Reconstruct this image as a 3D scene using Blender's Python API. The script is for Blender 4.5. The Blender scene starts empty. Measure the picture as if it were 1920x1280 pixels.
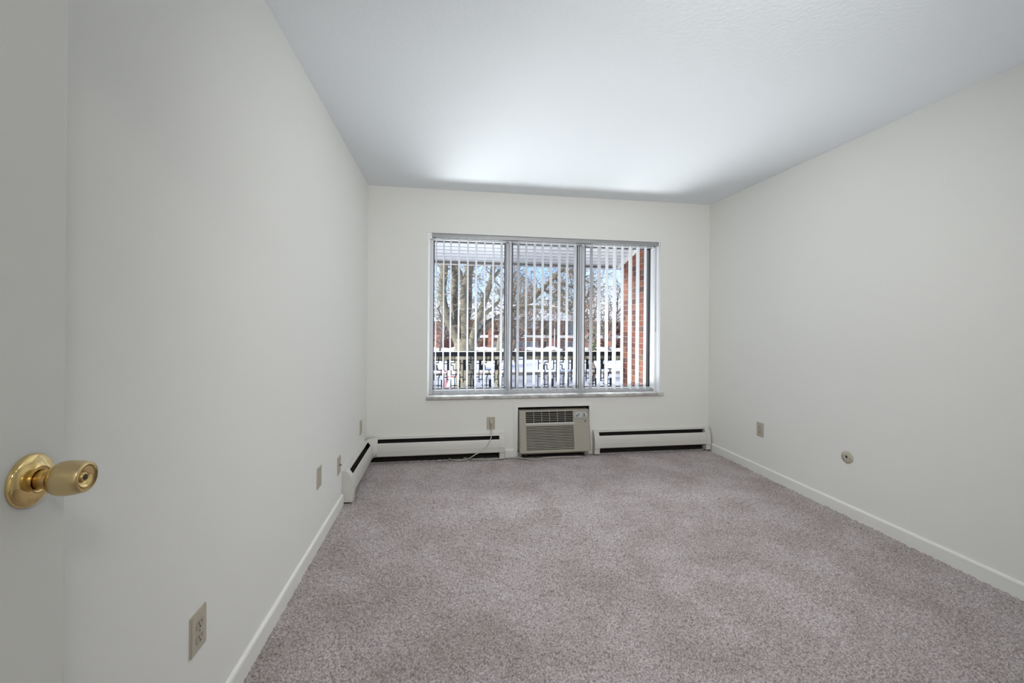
import bpy, bmesh, math, random
import numpy as np
from mathutils import Vector, Matrix

S = bpy.context.scene
COL = S.collection
R = math.radians

# ------------------------------------------------------------------ camera
F_PX, YAW, ROLL, CY_PX = 783.225, 0.1559, 0.0083, 608.87
CAM = Vector((0.6879, -3.8276, 1.2229))
W, H, YF = 3.2852, 2.44, -3.86          # room width, height, y of the door wall
_f = Vector((math.sin(YAW), math.cos(YAW), 0))
_r0 = Vector((math.cos(YAW), -math.sin(YAW), 0))
_u0 = Vector((0, 0, 1))
_r = _r0 * math.cos(ROLL) + _u0 * math.sin(ROLL)
_u = _u0 * math.cos(ROLL) - _r0 * math.sin(ROLL)
cam_data = bpy.data.cameras.new('camera')
cam_data.sensor_width = 36.0
cam_data.lens = F_PX / 1920 * 36.0
cam_data.shift_y = (CY_PX - 640) / 1920
cam_data.clip_start = 0.02
cam_data.clip_end = 400
cam = bpy.data.objects.new('camera', cam_data)
m = Matrix.Identity(4)
for i in range(3):
    m[i][0], m[i][1], m[i][2], m[i][3] = _r[i], _u[i], -_f[i], CAM[i]
cam.matrix_world = m
COL.objects.link(cam)
S.camera = cam


def at(px, py, y):
    """world point on the plane y = const seen at a photo pixel"""
    d = _f + _r * ((px - 960) / F_PX) - _u * ((py - CY_PX) / F_PX)
    return CAM + d * ((y - CAM.y) / d.y)


# ------------------------------------------------------------------ light
world = bpy.data.worlds.new('world')
S.world = world
world.use_nodes = True
nt = world.node_tree
for n in list(nt.nodes):
    nt.nodes.remove(n)
sky = nt.nodes.new('ShaderNodeTexSky')
sky.sky_type = 'NISHITA'
sky.sun_disc = False
sky.sun_elevation = R(33)
sky.sun_rotation = R(240)
sky.air_density = 1.0
sky.dust_density = 0.2
sky.ozone_density = 1.5
tc = nt.nodes.new('ShaderNodeTexCoord')
mp = nt.nodes.new('ShaderNodeMapping')
mp.inputs['Scale'].default_value = (1.0, 1.0, 3.2)
nz = nt.nodes.new('ShaderNodeTexNoise')
nz.inputs['Scale'].default_value = 3.0
nz.inputs['Detail'].default_value = 6.0
nz.inputs['Roughness'].default_value = 0.6
cr = nt.nodes.new('ShaderNodeValToRGB')
cr.color_ramp.elements[0].position = 0.45
cr.color_ramp.elements[0].color = (0, 0, 0, 1)
cr.color_ramp.elements[1].position = 0.72
cr.color_ramp.elements[1].color = (0.75, 0.75, 0.75, 1)
mixc = nt.nodes.new('ShaderNodeMix')
mixc.data_type = 'RGBA'
mixc.inputs['B'].default_value = (4.2, 4.4, 4.8, 1)
bg = nt.nodes.new('ShaderNodeBackground')
SKY_STRENGTH = 0.26
bg.inputs['Strength'].default_value = SKY_STRENGTH
wo = nt.nodes.new('ShaderNodeOutputWorld')
L = nt.links.new
L(tc.outputs['Generated'], mp.inputs['Vector'])
L(mp.outputs['Vector'], nz.inputs['Vector'])
L(nz.outputs['Fac'], cr.inputs['Fac'])
L(cr.outputs['Color'], mixc.inputs['Factor'])
tint = nt.nodes.new('ShaderNodeMix')
tint.data_type = 'RGBA'
tint.blend_type = 'MULTIPLY'
tint.inputs['Factor'].default_value = 1.0
tint.inputs['B'].default_value = (0.80, 0.88, 1.20, 1)
L(sky.outputs['Color'], tint.inputs['A'])
L(tint.outputs['Result'], mixc.inputs['A'])
L(mixc.outputs['Result'], bg.inputs['Color'])
L(bg.outputs['Background'], wo.inputs['Surface'])

sun_data = bpy.data.lights.new('sun', 'SUN')
sun_data.energy = 6.5
sun_data.angle = R(0.6)
sun_data.color = (1.0, 0.94, 0.86)
sun = bpy.data.objects.new('sun', sun_data)
sun.rotation_euler = Vector((0.70, 0.38, -0.60)).to_track_quat('-Z', 'Y').to_euler()
sun.location = (-20, -12, 20)
COL.objects.link(sun)

# added area fill hidden below the sill, brightening room and ceiling through the window
low_fill = bpy.data.lights.new('balcony_fill', 'AREA')
low_fill.shape = 'RECTANGLE'
low_fill.size = 2.5
low_fill.size_y = 0.55
low_fill.energy = 79.0
low_fill.color = (0.95, 0.98, 1.0)
low_fill.spread = R(118)
bo_ = bpy.data.objects.new('balcony_fill', low_fill)
bo_.location = (1.50, 1.10, 0.17)
bo_.rotation_euler = Vector((0, -0.74, 0.67)).to_track_quat('-Z', 'Y').to_euler()
COL.objects.link(bo_)
# added area fill above the eave, out of view, brightening sill and carpet
high_fill = bpy.data.lights.new('eave_fill', 'AREA')
high_fill.shape = 'RECTANGLE'
high_fill.size = 5.0
high_fill.size_y = 1.0
high_fill.energy = 420.0
high_fill.color = (0.93, 0.97, 1.0)
so_ = bpy.data.objects.new('eave_fill', high_fill)
so_.location = (1.6, 2.9, 2.85)
so_.rotation_euler = Vector((0, -0.80, -0.60)).to_track_quat('-Z', 'Y').to_euler()
COL.objects.link(so_)
HALL_WATTS = 12.0
FILL_WATTS = 143.0
SPOT_DEG = 125
SPOT_AT = (1.7, -3.6, 2.30)
SPOT_TO = (1.62, -1.2, 1.15)
S.view_settings.view_transform = 'Standard'
S.view_settings.look = 'None'
S.view_settings.exposure = 0.0
S.view_settings.gamma = 1.0
S.view_settings.use_curve_mapping = False
S.cycles.max_bounces = 16
S.cycles.diffuse_bounces = 10
S.cycles.glossy_bounces = 4
S.cycles.transparent_max_bounces = 24
S.cycles.caustics_reflective = False
S.cycles.caustics_refractive = False
S.cycles.sample_clamp_indirect = 6.0


# ------------------------------------------------------------------ materials
def mat(name, col, rough=0.6, metal=0.0, bump=None, bump_str=0.2, bump_dist=0.002, var=None, spec=0.5, coat=0.0):
    """bump=(scale, detail); var=(scale, colour2, contrast)"""
    mt = bpy.data.materials.new(name)
    mt.use_nodes = True
    t = mt.node_tree
    b = t.nodes['Principled BSDF']
    b.inputs['Base Color'].default_value = (*col, 1)
    b.inputs['Roughness'].default_value = rough
    b.inputs['Metallic'].default_value = metal
    b.inputs['Specular IOR Level'].default_value = spec
    b.inputs['Coat Weight'].default_value = coat
    co = t.nodes.new('ShaderNodeTexCoord')
    if bump:
        n = t.nodes.new('ShaderNodeTexNoise')
        n.inputs['Scale'].default_value = bump[0]
        n.inputs['Detail'].default_value = bump[1]
        t.links.new(co.outputs['Object'], n.inputs['Vector'])
        bp = t.nodes.new('ShaderNodeBump')
        bp.inputs['Strength'].default_value = bump_str
        bp.inputs['Distance'].default_value = bump_dist
        t.links.new(n.outputs['Fac'], bp.inputs['Height'])
        t.links.new(bp.outputs['Normal'], b.inputs['Normal'])
    if var:
        n = t.nodes.new('ShaderNodeTexNoise')
        n.inputs['Scale'].default_value = var[0]
        n.inputs['Detail'].default_value = 5
        t.links.new(co.outputs['Object'], n.inputs['Vector'])
        r = t.nodes.new('ShaderNodeValToRGB')
        r.color_ramp.elements[0].position = 0.5 - var[2]
        r.color_ramp.elements[1].position = 0.5 + var[2]
        r.color_ramp.elements[0].color = (*col, 1)
        r.color_ramp.elements[1].color = (*var[1], 1)
        t.links.new(n.outputs['Fac'], r.inputs['Fac'])
        t.links.new(r.outputs['Color'], b.inputs['Base Color'])
    return mt


def brick_mat(name, axes, tones, mortar, bw=0.213, bh=0.0677, ms=0.005):
    mt = bpy.data.materials.new(name)
    mt.use_nodes = True
    t = mt.node_tree
    b = t.nodes['Principled BSDF']
    b.inputs['Roughness'].default_value = 0.85
    co = t.nodes.new('ShaderNodeTexCoord')
    sp = t.nodes.new('ShaderNodeSeparateXYZ')
    cb = t.nodes.new('ShaderNodeCombineXYZ')
    t.links.new(co.outputs['Object'], sp.inputs[0])
    t.links.new(sp.outputs[axes[0]], cb.inputs[0])
    t.links.new(sp.outputs[axes[1]], cb.inputs[1])
    br = t.nodes.new('ShaderNodeTexBrick')
    br.inputs['Scale'].default_value = 1.0
    br.inputs['Brick Width'].default_value = bw
    br.inputs['Row Height'].default_value = bh
    br.inputs['Mortar Size'].default_value = ms
    br.inputs['Mortar Smooth'].default_value = 0.15
    br.inputs['Color1'].default_value = (0, 0, 0, 1)
    br.inputs['Color2'].default_value = (1, 1, 1, 1)
    br.inputs['Mortar'].default_value = (0.5, 0.5, 0.5, 1)
    t.links.new(cb.outputs[0], br.inputs['Vector'])
    r = t.nodes.new('ShaderNodeValToRGB')
    r.color_ramp.interpolation = 'CONSTANT'
    el = r.color_ramp.elements
    el[0].position = 0.0
    el[0].color = (*tones[0], 1)
    el[1].position = 1.0 / len(tones)
    el[1].color = (*tones[1], 1)
    for i in range(2, len(tones)):
        e = el.new(i / len(tones))
        e.color = (*tones[i], 1)
    t.links.new(br.outputs['Color'], r.inputs['Fac'])
    n = t.nodes.new('ShaderNodeTexNoise')
    n.inputs['Scale'].default_value = 38
    n.inputs['Detail'].default_value = 4
    t.links.new(co.outputs['Object'], n.inputs['Vector'])
    hs = t.nodes.new('ShaderNodeMix')
    hs.data_type = 'RGBA'
    hs.blend_type = 'OVERLAY'
    hs.inputs['Factor'].default_value = 0.35
    t.links.new(r.outputs['Color'], hs.inputs['A'])
    t.links.new(n.outputs['Fac'], hs.inputs['B'])
    mx = t.nodes.new('ShaderNodeMix')
    mx.data_type = 'RGBA'
    mx.inputs['B'].default_value = (*mortar, 1)
    t.links.new(hs.outputs['Result'], mx.inputs['A'])
    t.links.new(br.outputs['Fac'], mx.inputs['Factor'])
    t.links.new(mx.outputs['Result'], b.inputs['Base Color'])
    inv = t.nodes.new('ShaderNodeMath')
    inv.operation = 'SUBTRACT'
    inv.inputs[0].default_value = 1.0
    t.links.new(br.outputs['Fac'], inv.inputs[1])
    bp = t.nodes.new('ShaderNodeBump')
    bp.inputs['Strength'].default_value = 0.6
    bp.inputs['Distance'].default_value = 0.006
    t.links.new(inv.outputs[0], bp.inputs['Height'])
    t.links.new(bp.outputs['Normal'], b.inputs['Normal'])
    return mt


def clear_mat(name, tint, fac_gloss, rough=0.0, screen=0.0, screen_col=(0.2, 0.2, 0.2)):
    mt = bpy.data.materials.new(name)
    mt.use_nodes = True
    t = mt.node_tree
    for n in list(t.nodes):
        t.nodes.remove(n)
    tr = t.nodes.new('ShaderNodeBsdfTransparent')
    tr.inputs['Color'].default_value = (*tint, 1)
    if screen:
        g = t.nodes.new('ShaderNodeBsdfDiffuse')
        g.inputs['Color'].default_value = (*screen_col, 1)
    else:
        g = t.nodes.new('ShaderNodeBsdfGlossy')
        g.inputs['Roughness'].default_value = rough
    mx = t.nodes.new('ShaderNodeMixShader')
    mx.inputs['Fac'].default_value = screen or fac_gloss
    o = t.nodes.new('ShaderNodeOutputMaterial')
    t.links.new(tr.outputs[0], mx.inputs[1])
    t.links.new(g.outputs[0], mx.inputs[2])
    t.links.new(mx.outputs[0], o.inputs['Surface'])
    return mt


def carpet_mat():
    mt = bpy.data.materials.new('carpet')
    mt.use_nodes = True
    t = mt.node_tree
    b = t.nodes['Principled BSDF']
    b.inputs['Roughness'].default_value = 0.95
    b.inputs['Specular IOR Level'].default_value = 0.1
    b.inputs['Sheen Weight'].default_value = 0.25
    b.inputs['Sheen Roughness'].default_value = 0.5
    co = t.nodes.new('ShaderNodeTexCoord')
    n1 = t.nodes.new('ShaderNodeTexNoise')
    n1.inputs['Scale'].default_value = 140
    n1.inputs['Detail'].default_value = 3
    n1.inputs['Roughness'].default_value = 0.7
    n2 = t.nodes.new('ShaderNodeTexNoise')
    n2.inputs['Scale'].default_value = 3.4
    n2.inputs['Detail'].default_value = 5
    n2.inputs['Distortion'].default_value = 0.3
    for n in (n1, n2):
        t.links.new(co.outputs['Object'], n.inputs['Vector'])
    r1 = t.nodes.new('ShaderNodeValToRGB')
    el = r1.color_ramp.elements
    el[0].position, el[0].color = 0.36, (0.208, 0.170, 0.164, 1)
    el[1].position, el[1].color = 0.66, (0.595, 0.54, 0.535, 1)
    e = el.new(0.5)
    e.color = (0.382, 0.332, 0.326, 1)
    t.links.new(n1.outputs['Fac'], r1.inputs['Fac'])
    r2 = t.nodes.new('ShaderNodeValToRGB')  # pile-direction shading put into the colour as random light and dark patches
    r2.color_ramp.elements[0].position, r2.color_ramp.elements[0].color = 0.36, (0.87, 0.855, 0.845, 1)
    r2.color_ramp.elements[1].position, r2.color_ramp.elements[1].color = 0.62, (1.08, 1.09, 1.115, 1)
    t.links.new(n2.outputs['Fac'], r2.inputs['Fac'])
    mx = t.nodes.new('ShaderNodeMix')
    mx.data_type = 'RGBA'
    mx.blend_type = 'MULTIPLY'
    mx.inputs['Factor'].default_value = 1
    t.links.new(r1.outputs['Color'], mx.inputs['A'])
    t.links.new(r2.outputs['Color'], mx.inputs['B'])
    t.links.new(mx.outputs['Result'], b.inputs['Base Color'])
    bp = t.nodes.new('ShaderNodeBump')
    bp.inputs['Strength'].default_value = 0.5
    bp.inputs['Distance'].default_value = 0.004
    t.links.new(n1.outputs['Fac'], bp.inputs['Height'])
    t.links.new(bp.outputs['Normal'], b.inputs['Normal'])
    return mt


M = {}
M['wall'] = mat('wall_paint', (0.795, 0.795, 0.765), 0.75, bump=(140, 3), bump_str=0.12, bump_dist=0.002, spec=0.3)
M['ceiling'] = mat('ceiling_paint', (0.83, 0.86, 0.89), 0.9, bump=(55, 4), bump_str=0.35, bump_dist=0.004, spec=0.2)
M['door'] = mat('door_paint', (0.73, 0.735, 0.70), 0.5, bump=(60, 2), bump_str=0.04, bump_dist=0.001, spec=0.4)
M['trim'] = mat('trim_paint', (0.80, 0.80, 0.765), 0.45, bump=(40, 2), bump_str=0.05, bump_dist=0.001)
M['reveal'] = mat('reveal_paint', (0.90, 0.90, 0.89), 0.5)
M['carpet'] = carpet_mat()
M['brass'] = mat('polished_brass', (0.80, 0.60, 0.27), 0.10, metal=1.0)
M['brass_satin'] = mat('satin_brass', (0.70, 0.55, 0.30), 0.28, metal=1.0)
M['brass_dark'] = mat('dark_brass', (0.10, 0.07, 0.03), 0.5, metal=0.6)
M['alu'] = mat('mill_aluminium', (0.56, 0.57, 0.59), 0.45, metal=0.35, bump=(90, 2), bump_str=0.05)
M['alu_dark'] = mat('window_gasket', (0.07, 0.07, 0.075), 0.6)
M['alu_mid'] = mat('grey_stile', (0.20, 0.20, 0.21), 0.5)
M['rail'] = mat('headrail_metal', (0.33, 0.335, 0.34), 0.45, metal=0.2)
M['vane'] = mat('vane_vinyl', (0.82, 0.82, 0.82), 0.5, bump=(260, 2), bump_str=0.05)
_t = M['vane'].node_tree
_tl = _t.nodes.new('ShaderNodeBsdfTranslucent')
_tl.inputs['Color'].default_value = (0.85, 0.86, 0.88, 1)
_mx = _t.nodes.new('ShaderNodeMixShader')
_mx.inputs['Fac'].default_value = 0.45
_t.links.new(_t.nodes['Principled BSDF'].outputs[0], _mx.inputs[1])
_t.links.new(_tl.outputs[0], _mx.inputs[2])
_t.links.new(_mx.outputs[0], _t.nodes['Material Output'].inputs['Surface'])
M['clip'] = mat('white_plastic', (0.85, 0.85, 0.85), 0.4)
M['wand'] = mat('wand_plastic', (0.30, 0.30, 0.31), 0.3)
M['glass'] = clear_mat('window_glass', (0.97, 0.985, 0.98), 0.006, rough=0.4)
M['screen'] = clear_mat('insect_screen', (1, 1, 1), 0, screen=0.17, screen_col=(0.13, 0.135, 0.15))
M['marble'] = mat('grey_marble', (0.60, 0.59, 0.57), 0.35, var=(14, (0.36, 0.35, 0.335), 0.12))
M['heater'] = mat('heater_enamel', (0.63, 0.615, 0.58), 0.4, bump=(20, 2), bump_str=0.03)
M['dark'] = mat('dark_interior', (0.012, 0.010, 0.009), 0.9)
M['rust'] = mat('heater_fins', (0.055, 0.035, 0.022), 0.7, metal=0.3, var=(30, (0.02, 0.016, 0.014), 0.2))
M['plate'] = mat('beige_plate', (0.48, 0.44, 0.36), 0.4)
M['plate_dark'] = mat('beige_receptacle', (0.42, 0.38, 0.305), 0.4)
M['hole'] = mat('slot_black', (0.008, 0.008, 0.008), 0.8)
M['screw'] = mat('screw_metal', (0.35, 0.32, 0.26), 0.4, metal=0.8)
M['ac'] = mat('ac_plastic', (0.37, 0.345, 0.29), 0.45, bump=(300, 2), bump_str=0.03)
M['ac_light'] = mat('ac_pale_plastic', (0.55, 0.535, 0.49), 0.4)
M['panel'] = mat('control_panel', (0.50, 0.525, 0.53), 0.35)
M['badge'] = mat('badge_grey', (0.16, 0.15, 0.145), 0.4, metal=0.4)
M['cord'] = mat('cord_vinyl', (0.50, 0.485, 0.43), 0.5)
M['brick'] = brick_mat('balcony_brick', (1, 2), [(0.21, 0.056, 0.026), (0.115, 0.033, 0.023), (0.23, 0.075, 0.034),
                                                (0.085, 0.030, 0.024), (0.18, 0.046, 0.025), (0.13, 0.072, 0.044),
                                                (0.21, 0.062, 0.03), (0.10, 0.032, 0.024)], (0.24, 0.19, 0.15))
M['brick_far'] = brick_mat('far_brick', (0, 2), [(0.34, 0.12, 0.075), (0.27, 0.09, 0.065), (0.40, 0.16, 0.09),
                                                (0.22, 0.085, 0.06)], (0.42, 0.32, 0.26), bw=0.4, bh=0.13, ms=0.012)
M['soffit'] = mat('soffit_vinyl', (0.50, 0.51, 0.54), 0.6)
M['fascia'] = mat('fascia_brown', (0.16, 0.145, 0.135), 0.6)
M['concrete'] = mat('concrete', (0.45, 0.44, 0.42), 0.9, bump=(30, 4))
M['iron'] = mat('painted_iron', (0.014, 0.015, 0.020), 0.8, spec=0.08)
M['bark'] = mat('tree_bark', (0.30, 0.275, 0.19), 0.95, bump=(30, 5), bump_str=0.8, bump_dist=0.02, var=(9, (0.17, 0.145, 0.105), 0.18))
M['bark_far'] = mat('grey_bark', (0.17, 0.145, 0.125), 0.95, var=(3, (0.24, 0.19, 0.15), 0.2))
M['leaf'] = mat('dry_leaf', (0.42, 0.235, 0.12), 0.8, var=(8, (0.52, 0.33, 0.2), 0.2))
M['snow'] = mat('snow', (0.90, 0.91, 0.93), 0.7, bump=(3, 6), bump_str=0.3, bump_dist=0.1)
M['asphalt'] = mat('wet_asphalt', (0.34, 0.345, 0.36), 0.7, var=(0.35, (0.55, 0.555, 0.575), 0.12))
M['hedge'] = mat('hedge_green', (0.09, 0.10, 0.05), 0.9, var=(5, (0.20, 0.15, 0.09), 0.2))
M['conifer'] = mat('conifer_green', (0.16, 0.20, 0.08), 0.9, var=(4, (0.30, 0.28, 0.14), 0.2))
M['far_white'] = mat('painted_white', (0.78, 0.76, 0.72), 0.6)
M['far_glass'] = mat('far_window_glass', (0.30, 0.35, 0.40), 0.15)
M['far_pale'] = mat('far_blind', (0.62, 0.68, 0.72), 0.5)
M['far_dark'] = mat('far_opening', (0.05, 0.05, 0.055), 0.6)
M['car'] = mat('car_paint', (0.45, 0.16, 0.16), 0.3, coat=0.6)
M['car_glass'] = mat('car_glass', (0.55, 0.66, 0.68), 0.1)
M['tyre'] = mat('tyre_rubber', (0.02, 0.02, 0.02), 0.8)
M['red'] = mat('red_paint', (0.75, 0.03, 0.03), 0.4)
M['mulch'] = mat('bare_verge', (0.33, 0.26, 0.2), 0.95, var=(2, (0.2, 0.16, 0.12), 0.2))


def emit_mat(name, col, s):
    mt = bpy.data.materials.new(name)
    mt.use_nodes = True
    b = mt.node_tree.nodes['Principled BSDF']
    b.inputs['Emission Color'].default_value = (*col, 1)
    b.inputs['Emission Strength'].default_value = s
    return mt


M['lamp'] = emit_mat('added_globe', (1.0, 0.93, 0.82), 3.0)


# ------------------------------------------------------------------ mesh helpers
class MB:
    def __init__(self):
        self.v, self.f, self.s = [], [], []

    def add(self, vs, fs, smooth=False):
        o = len(self.v)
        self.v += [tuple(x) for x in vs]
        self.f += [tuple(i + o for i in f) for f in fs]
        self.s += [smooth] * len(fs)
        return self

    def box(self, a, b):
        (x0, y0, z0), (x1, y1, z1) = a, b
        vs = [(x0, y0, z0), (x1, y0, z0), (x1, y1, z0), (x0, y1, z0), (x0, y0, z1), (x1, y0, z1), (x1, y1, z1), (x0, y1, z1)]
        return self.add(vs, [(0, 3, 2, 1), (4, 5, 6, 7), (0, 1, 5, 4), (1, 2, 6, 5), (2, 3, 7, 6), (3, 0, 4, 7)])

    def prism(self, prof, fn, t0, t1, smooth=False):
        """closed profile [(a, b)], fn(a, b, t) -> point; swept from t0 to t1"""
        n = len(prof)
        vs = [fn(a, b, t0) for a, b in prof] + [fn(a, b, t1) for a, b in prof]
        fs = [(i, (i + 1) % n, n + (i + 1) % n, n + i) for i in range(n)]
        self.add(vs, fs, smooth)
        o = len(self.v) - 2 * n
        self.f += [tuple(o + i for i in reversed(range(n))), tuple(o + n + i for i in range(n))]
        self.s += [False, False]
        return self

    def tube(self, pts, rad, sides=8, cap=True):
        pts = [Vector(p) for p in pts]
        rad = rad if isinstance(rad, (list, tuple)) else [rad] * len(pts)
        rings = []
        ref = None
        for i, p in enumerate(pts):
            d = (pts[min(i + 1, len(pts) - 1)] - pts[max(i - 1, 0)])
            d = d.normalized() if d.length > 1e-9 else Vector((0, 0, 1))
            if ref is None:
                ref = d.orthogonal().normalized()
            a = (ref - d * ref.dot(d))
            a = a.normalized() if a.length > 1e-6 else d.orthogonal().normalized()
            ref = a
            bb = d.cross(a)
            rings.append([p + (a * math.cos(2 * math.pi * k / sides) + bb * math.sin(2 * math.pi * k / sides)) * rad[i] for k in range(sides)])
        vs = [q for r in rings for q in r]
        fs = []
        for i in range(len(pts) - 1):
            for k in range(sides):
                k2 = (k + 1) % sides
                fs.append((i * sides + k, i * sides + k2, (i + 1) * sides + k2, (i + 1) * sides + k))
        self.add(vs, fs, True)
        if cap:
            o = len(self.v) - len(vs)
            self.f += [tuple(o + k for k in reversed(range(sides))), tuple(o + (len(pts) - 1) * sides + k for k in range(sides))]
            self.s += [False, False]
        return self

    def lathe(self, prof, org, axis, sides=40, smooth=True):
        """prof [(radius, along)]"""
        org, axis = Vector(org), Vector(axis).normalized()
        a = axis.orthogonal().normalized()
        bb = axis.cross(a)
        vs, fs = [], []
        for r, h in prof:
            for k in range(sides):
                t = 2 * math.pi * k / sides
                vs.append(org + axis * h + (a * math.cos(t) + bb * math.sin(t)) * max(r, 1e-5))
        for i in range(len(prof) - 1):
            for k in range(sides):
                k2 = (k + 1) % sides
                fs.append((i * sides + k, i * sides + k2, (i + 1) * sides + k2, (i + 1) * sides + k))
        return self.add(vs, fs, smooth)

    def build(self, name, material, parent=None, bevel=0.0, auto=None):
        me = bpy.data.meshes.new(name)
        me.from_pydata(self.v, [], self.f)
        me.polygons.foreach_set('use_smooth', self.s)
        me.update()
        bm = bmesh.new()
        bm.from_mesh(me)
        bmesh.ops.recalc_face_normals(bm, faces=bm.faces)
        bm.to_mesh(me)
        bm.free()
        me.materials.append(material)
        o = bpy.data.objects.new(name, me)
        COL.objects.link(o)
        if parent is not None:
            o.parent = parent
            o.matrix_parent_inverse = Matrix.Identity(4)
            ROOTED.append(o)
        if bevel:
            b = o.modifiers.new('bevel', 'BEVEL')
            b.width = bevel
            b.segments = 2
            b.limit_method = 'ANGLE'
            b.angle_limit = R(40)
        return o


ROOTED = []


def tag(o, label=None, cat=None, group=None, kind=None):
    if label:
        o['label'] = label
    if cat:
        o['category'] = cat
    if group:
        o['group'] = group
    if kind:
        o['kind'] = kind
    return o


def empty(name, loc=(0, 0, 0)):
    """an Empty at a thing's base; its parts are modelled in world coordinates and moved under it at the end"""
    o = bpy.data.objects.new(name, None)
    o.empty_display_size = 0.1
    COL.objects.link(o)
    o.location = loc
    return o


def struct(mb, name, m_, label, cat, bevel=0.0, parent=None):
    o = mb.build(name, m_, parent, bevel)
    if parent is None:
        tag(o, label, cat, kind='structure')
    return o


# ------------------------------------------------------------------ the room
WX0, WX1, WZ0, WZ1 = 0.5205, 2.7665, 0.5500, 2.0490      # window opening
AX0, AX1, AZ0, AZ1 = 1.352, 2.040, 0.040, 0.457          # hole for the air conditioner
TH = 0.22

# carpet: a finely tufted mesh
rng = np.random.default_rng(4)
step = 0.0055
x0f, x1f, y0f, y1f = 0.0, W, -3.99, 0.0
nx, ny = int((x1f - x0f) / step) + 1, int((y1f - y0f) / step) + 1
gx, gy = np.meshgrid(np.linspace(x0f, x1f, nx), np.linspace(y0f, y1f, ny))
hgt = rng.normal(0, 1, (ny, nx))
hgt = (hgt + np.roll(hgt, 1, 0) + np.roll(hgt, 1, 1) + np.roll(hgt, (1, 1), (0, 1))) / 2.0
low = np.zeros((ny, nx))
for k in range(26):
    fx, fy = rng.normal(0, 9, 2)
    low += np.sin(gx * fx + gy * fy + rng.uniform(0, 6.28)) / 26 ** .5
med = np.zeros((ny, nx))
for k in range(40):
    fx, fy = rng.normal(0, 60, 2)
    med += np.sin(gx * fx + gy * fy + rng.uniform(0, 6.28)) / 40 ** .5
gz = hgt * 0.0026 + low * 0.0014 + med * 0.0010 - 0.004
jx = rng.uniform(-.3, .3, (ny, nx)) * step
jy = rng.uniform(-.3, .3, (ny, nx)) * step
verts = np.stack([np.clip(gx + jx, x0f, x1f), gy + jy, gz], -1).reshape(-1, 3)
idx = np.arange(nx * ny).reshape(ny, nx)
quads = np.stack([idx[:-1, :-1], idx[:-1, 1:], idx[1:, 1:], idx[1:, :-1]], -1).reshape(-1, 4)
me = bpy.data.meshes.new('floor')
me.vertices.add(len(verts))
me.vertices.foreach_set('co', verts.ravel().astype(np.float32))
me.loops.add(quads.size)
me.loops.foreach_set('vertex_index', quads.ravel().astype(np.int32))
me.polygons.add(len(quads))
me.polygons.foreach_set('loop_start', (np.arange(len(quads)) * 4).astype(np.int32))
me.polygons.foreach_set('use_smooth', np.ones(len(quads), dtype=bool))
me.update()
me.validate()
me.materials.append(M['carpet'])
floor = bpy.data.objects.new('floor', me)
COL.objects.link(floor)
tag(floor, 'mauve grey wall to wall carpet covering the bedroom floor', 'floor', kind='structure')

struct(MB().box((-0.15, -5.6, H), (W + 0.15, TH, H + 0.15)), 'ceiling', M['ceiling'], 'white textured plaster ceiling', 'ceiling')
struct(MB().box((-0.15, YF - 0.12, -0.15), (0, TH, H)), 'wall_left', M['wall'], 'cream painted wall on the left behind the open door', 'wall')
struct(MB().box((W, YF - 0.12, -0.15), (W + 0.15, TH, H)), 'wall_right', M['wall'], 'cream painted wall on the right', 'wall')

wb = MB()
xs = [0, WX0, AX0, AX1, WX1, W]
for xa, xb in zip(xs[:-1], xs[1:]):
    cuts = [(-0.15, H)]
    if WX0 - 1e-6 <= xa and xb <= WX1 + 1e-6:
        cuts = [(-0.15, WZ0), (WZ1, H)]
        if abs(xa - AX0) < 1e-6:
            cuts = [(-0.15, AZ0), (AZ1, WZ0), (WZ1, H)]
    for za, zb in cuts:
        wb.box((xa, 0, za), (xb, TH, zb))
struct(wb, 'wall_back', M['wall'], 'cream painted window wall at the end of the room', 'wall')

DX0, DX1, DZ1 = 0.19, 0.99, 2.05
wf = MB()
wf.box((0, YF - 0.12, -0.15), (DX0, YF, H)).box((DX1, YF - 0.12, -0.15), (W, YF, H)).box((DX0, YF - 0.12, DZ1), (DX1, YF, H))
struct(wf, 'wall_front', M['wall'], 'cream painted wall holding the doorway', 'wall')
# hallway outside the doorway
hw = MB()
hw.box((-0.15, -5.75, -0.15), (W + 0.15, -5.6, H))
hw.box((-0.15, -5.6, -0.15), (0, YF - 0.12, H))
hw.box((W, -5.6, -0.15), (W + 0.15, YF - 0.12, H))
struct(hw, 'wall_hallway', M['wall'], 'cream painted hallway walls beyond the doorway', 'wall')
struct(MB().box((-0.15, -5.6, -0.15), (W + 0.15, -3.98, -0.002)), 'floor_hallway', M['carpet'], 'mauve grey hallway carpet beyond the doorway', 'floor')
struct(MB().box((-0.15, -3.99, -0.15), (W + 0.15, TH, -0.03)), 'floor_slab', M['concrete'], 'concrete floor slab under the carpet', 'floor')
rl_ = bpy.data.lights.new('fill_spot', 'SPOT')  # added fill spot without a fixture, unseen, lifting walls and floor
rl_.energy = FILL_WATTS
rl_.spot_size = R(SPOT_DEG)
rl_.spot_blend = 1.0
rl_.shadow_soft_size = 0.12
rl_.color = (1.0, 0.995, 0.98)
rlo = bpy.data.objects.new('fill_spot', rl_)
rlo.location = SPOT_AT
rlo.rotation_euler = (Vector(SPOT_TO) - Vector(SPOT_AT)).to_track_quat('-Z', 'Y').to_euler()
COL.objects.link(rlo)
dl = empty('added_hall_light', (1.3, -4.8, H))  # unseen hallway fixture, made up to help brighten the room
tag(dl, 'unseen round white ceiling light added in the hallway behind the doorway', 'ceiling light')
MB().lathe([(0, H), (0.16, H), (0.16, H - 0.025), (0.0, H - 0.025)], (1.3, -4.8, 0), (0, 0, 1)).build('base', M['clip'], dl)
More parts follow.
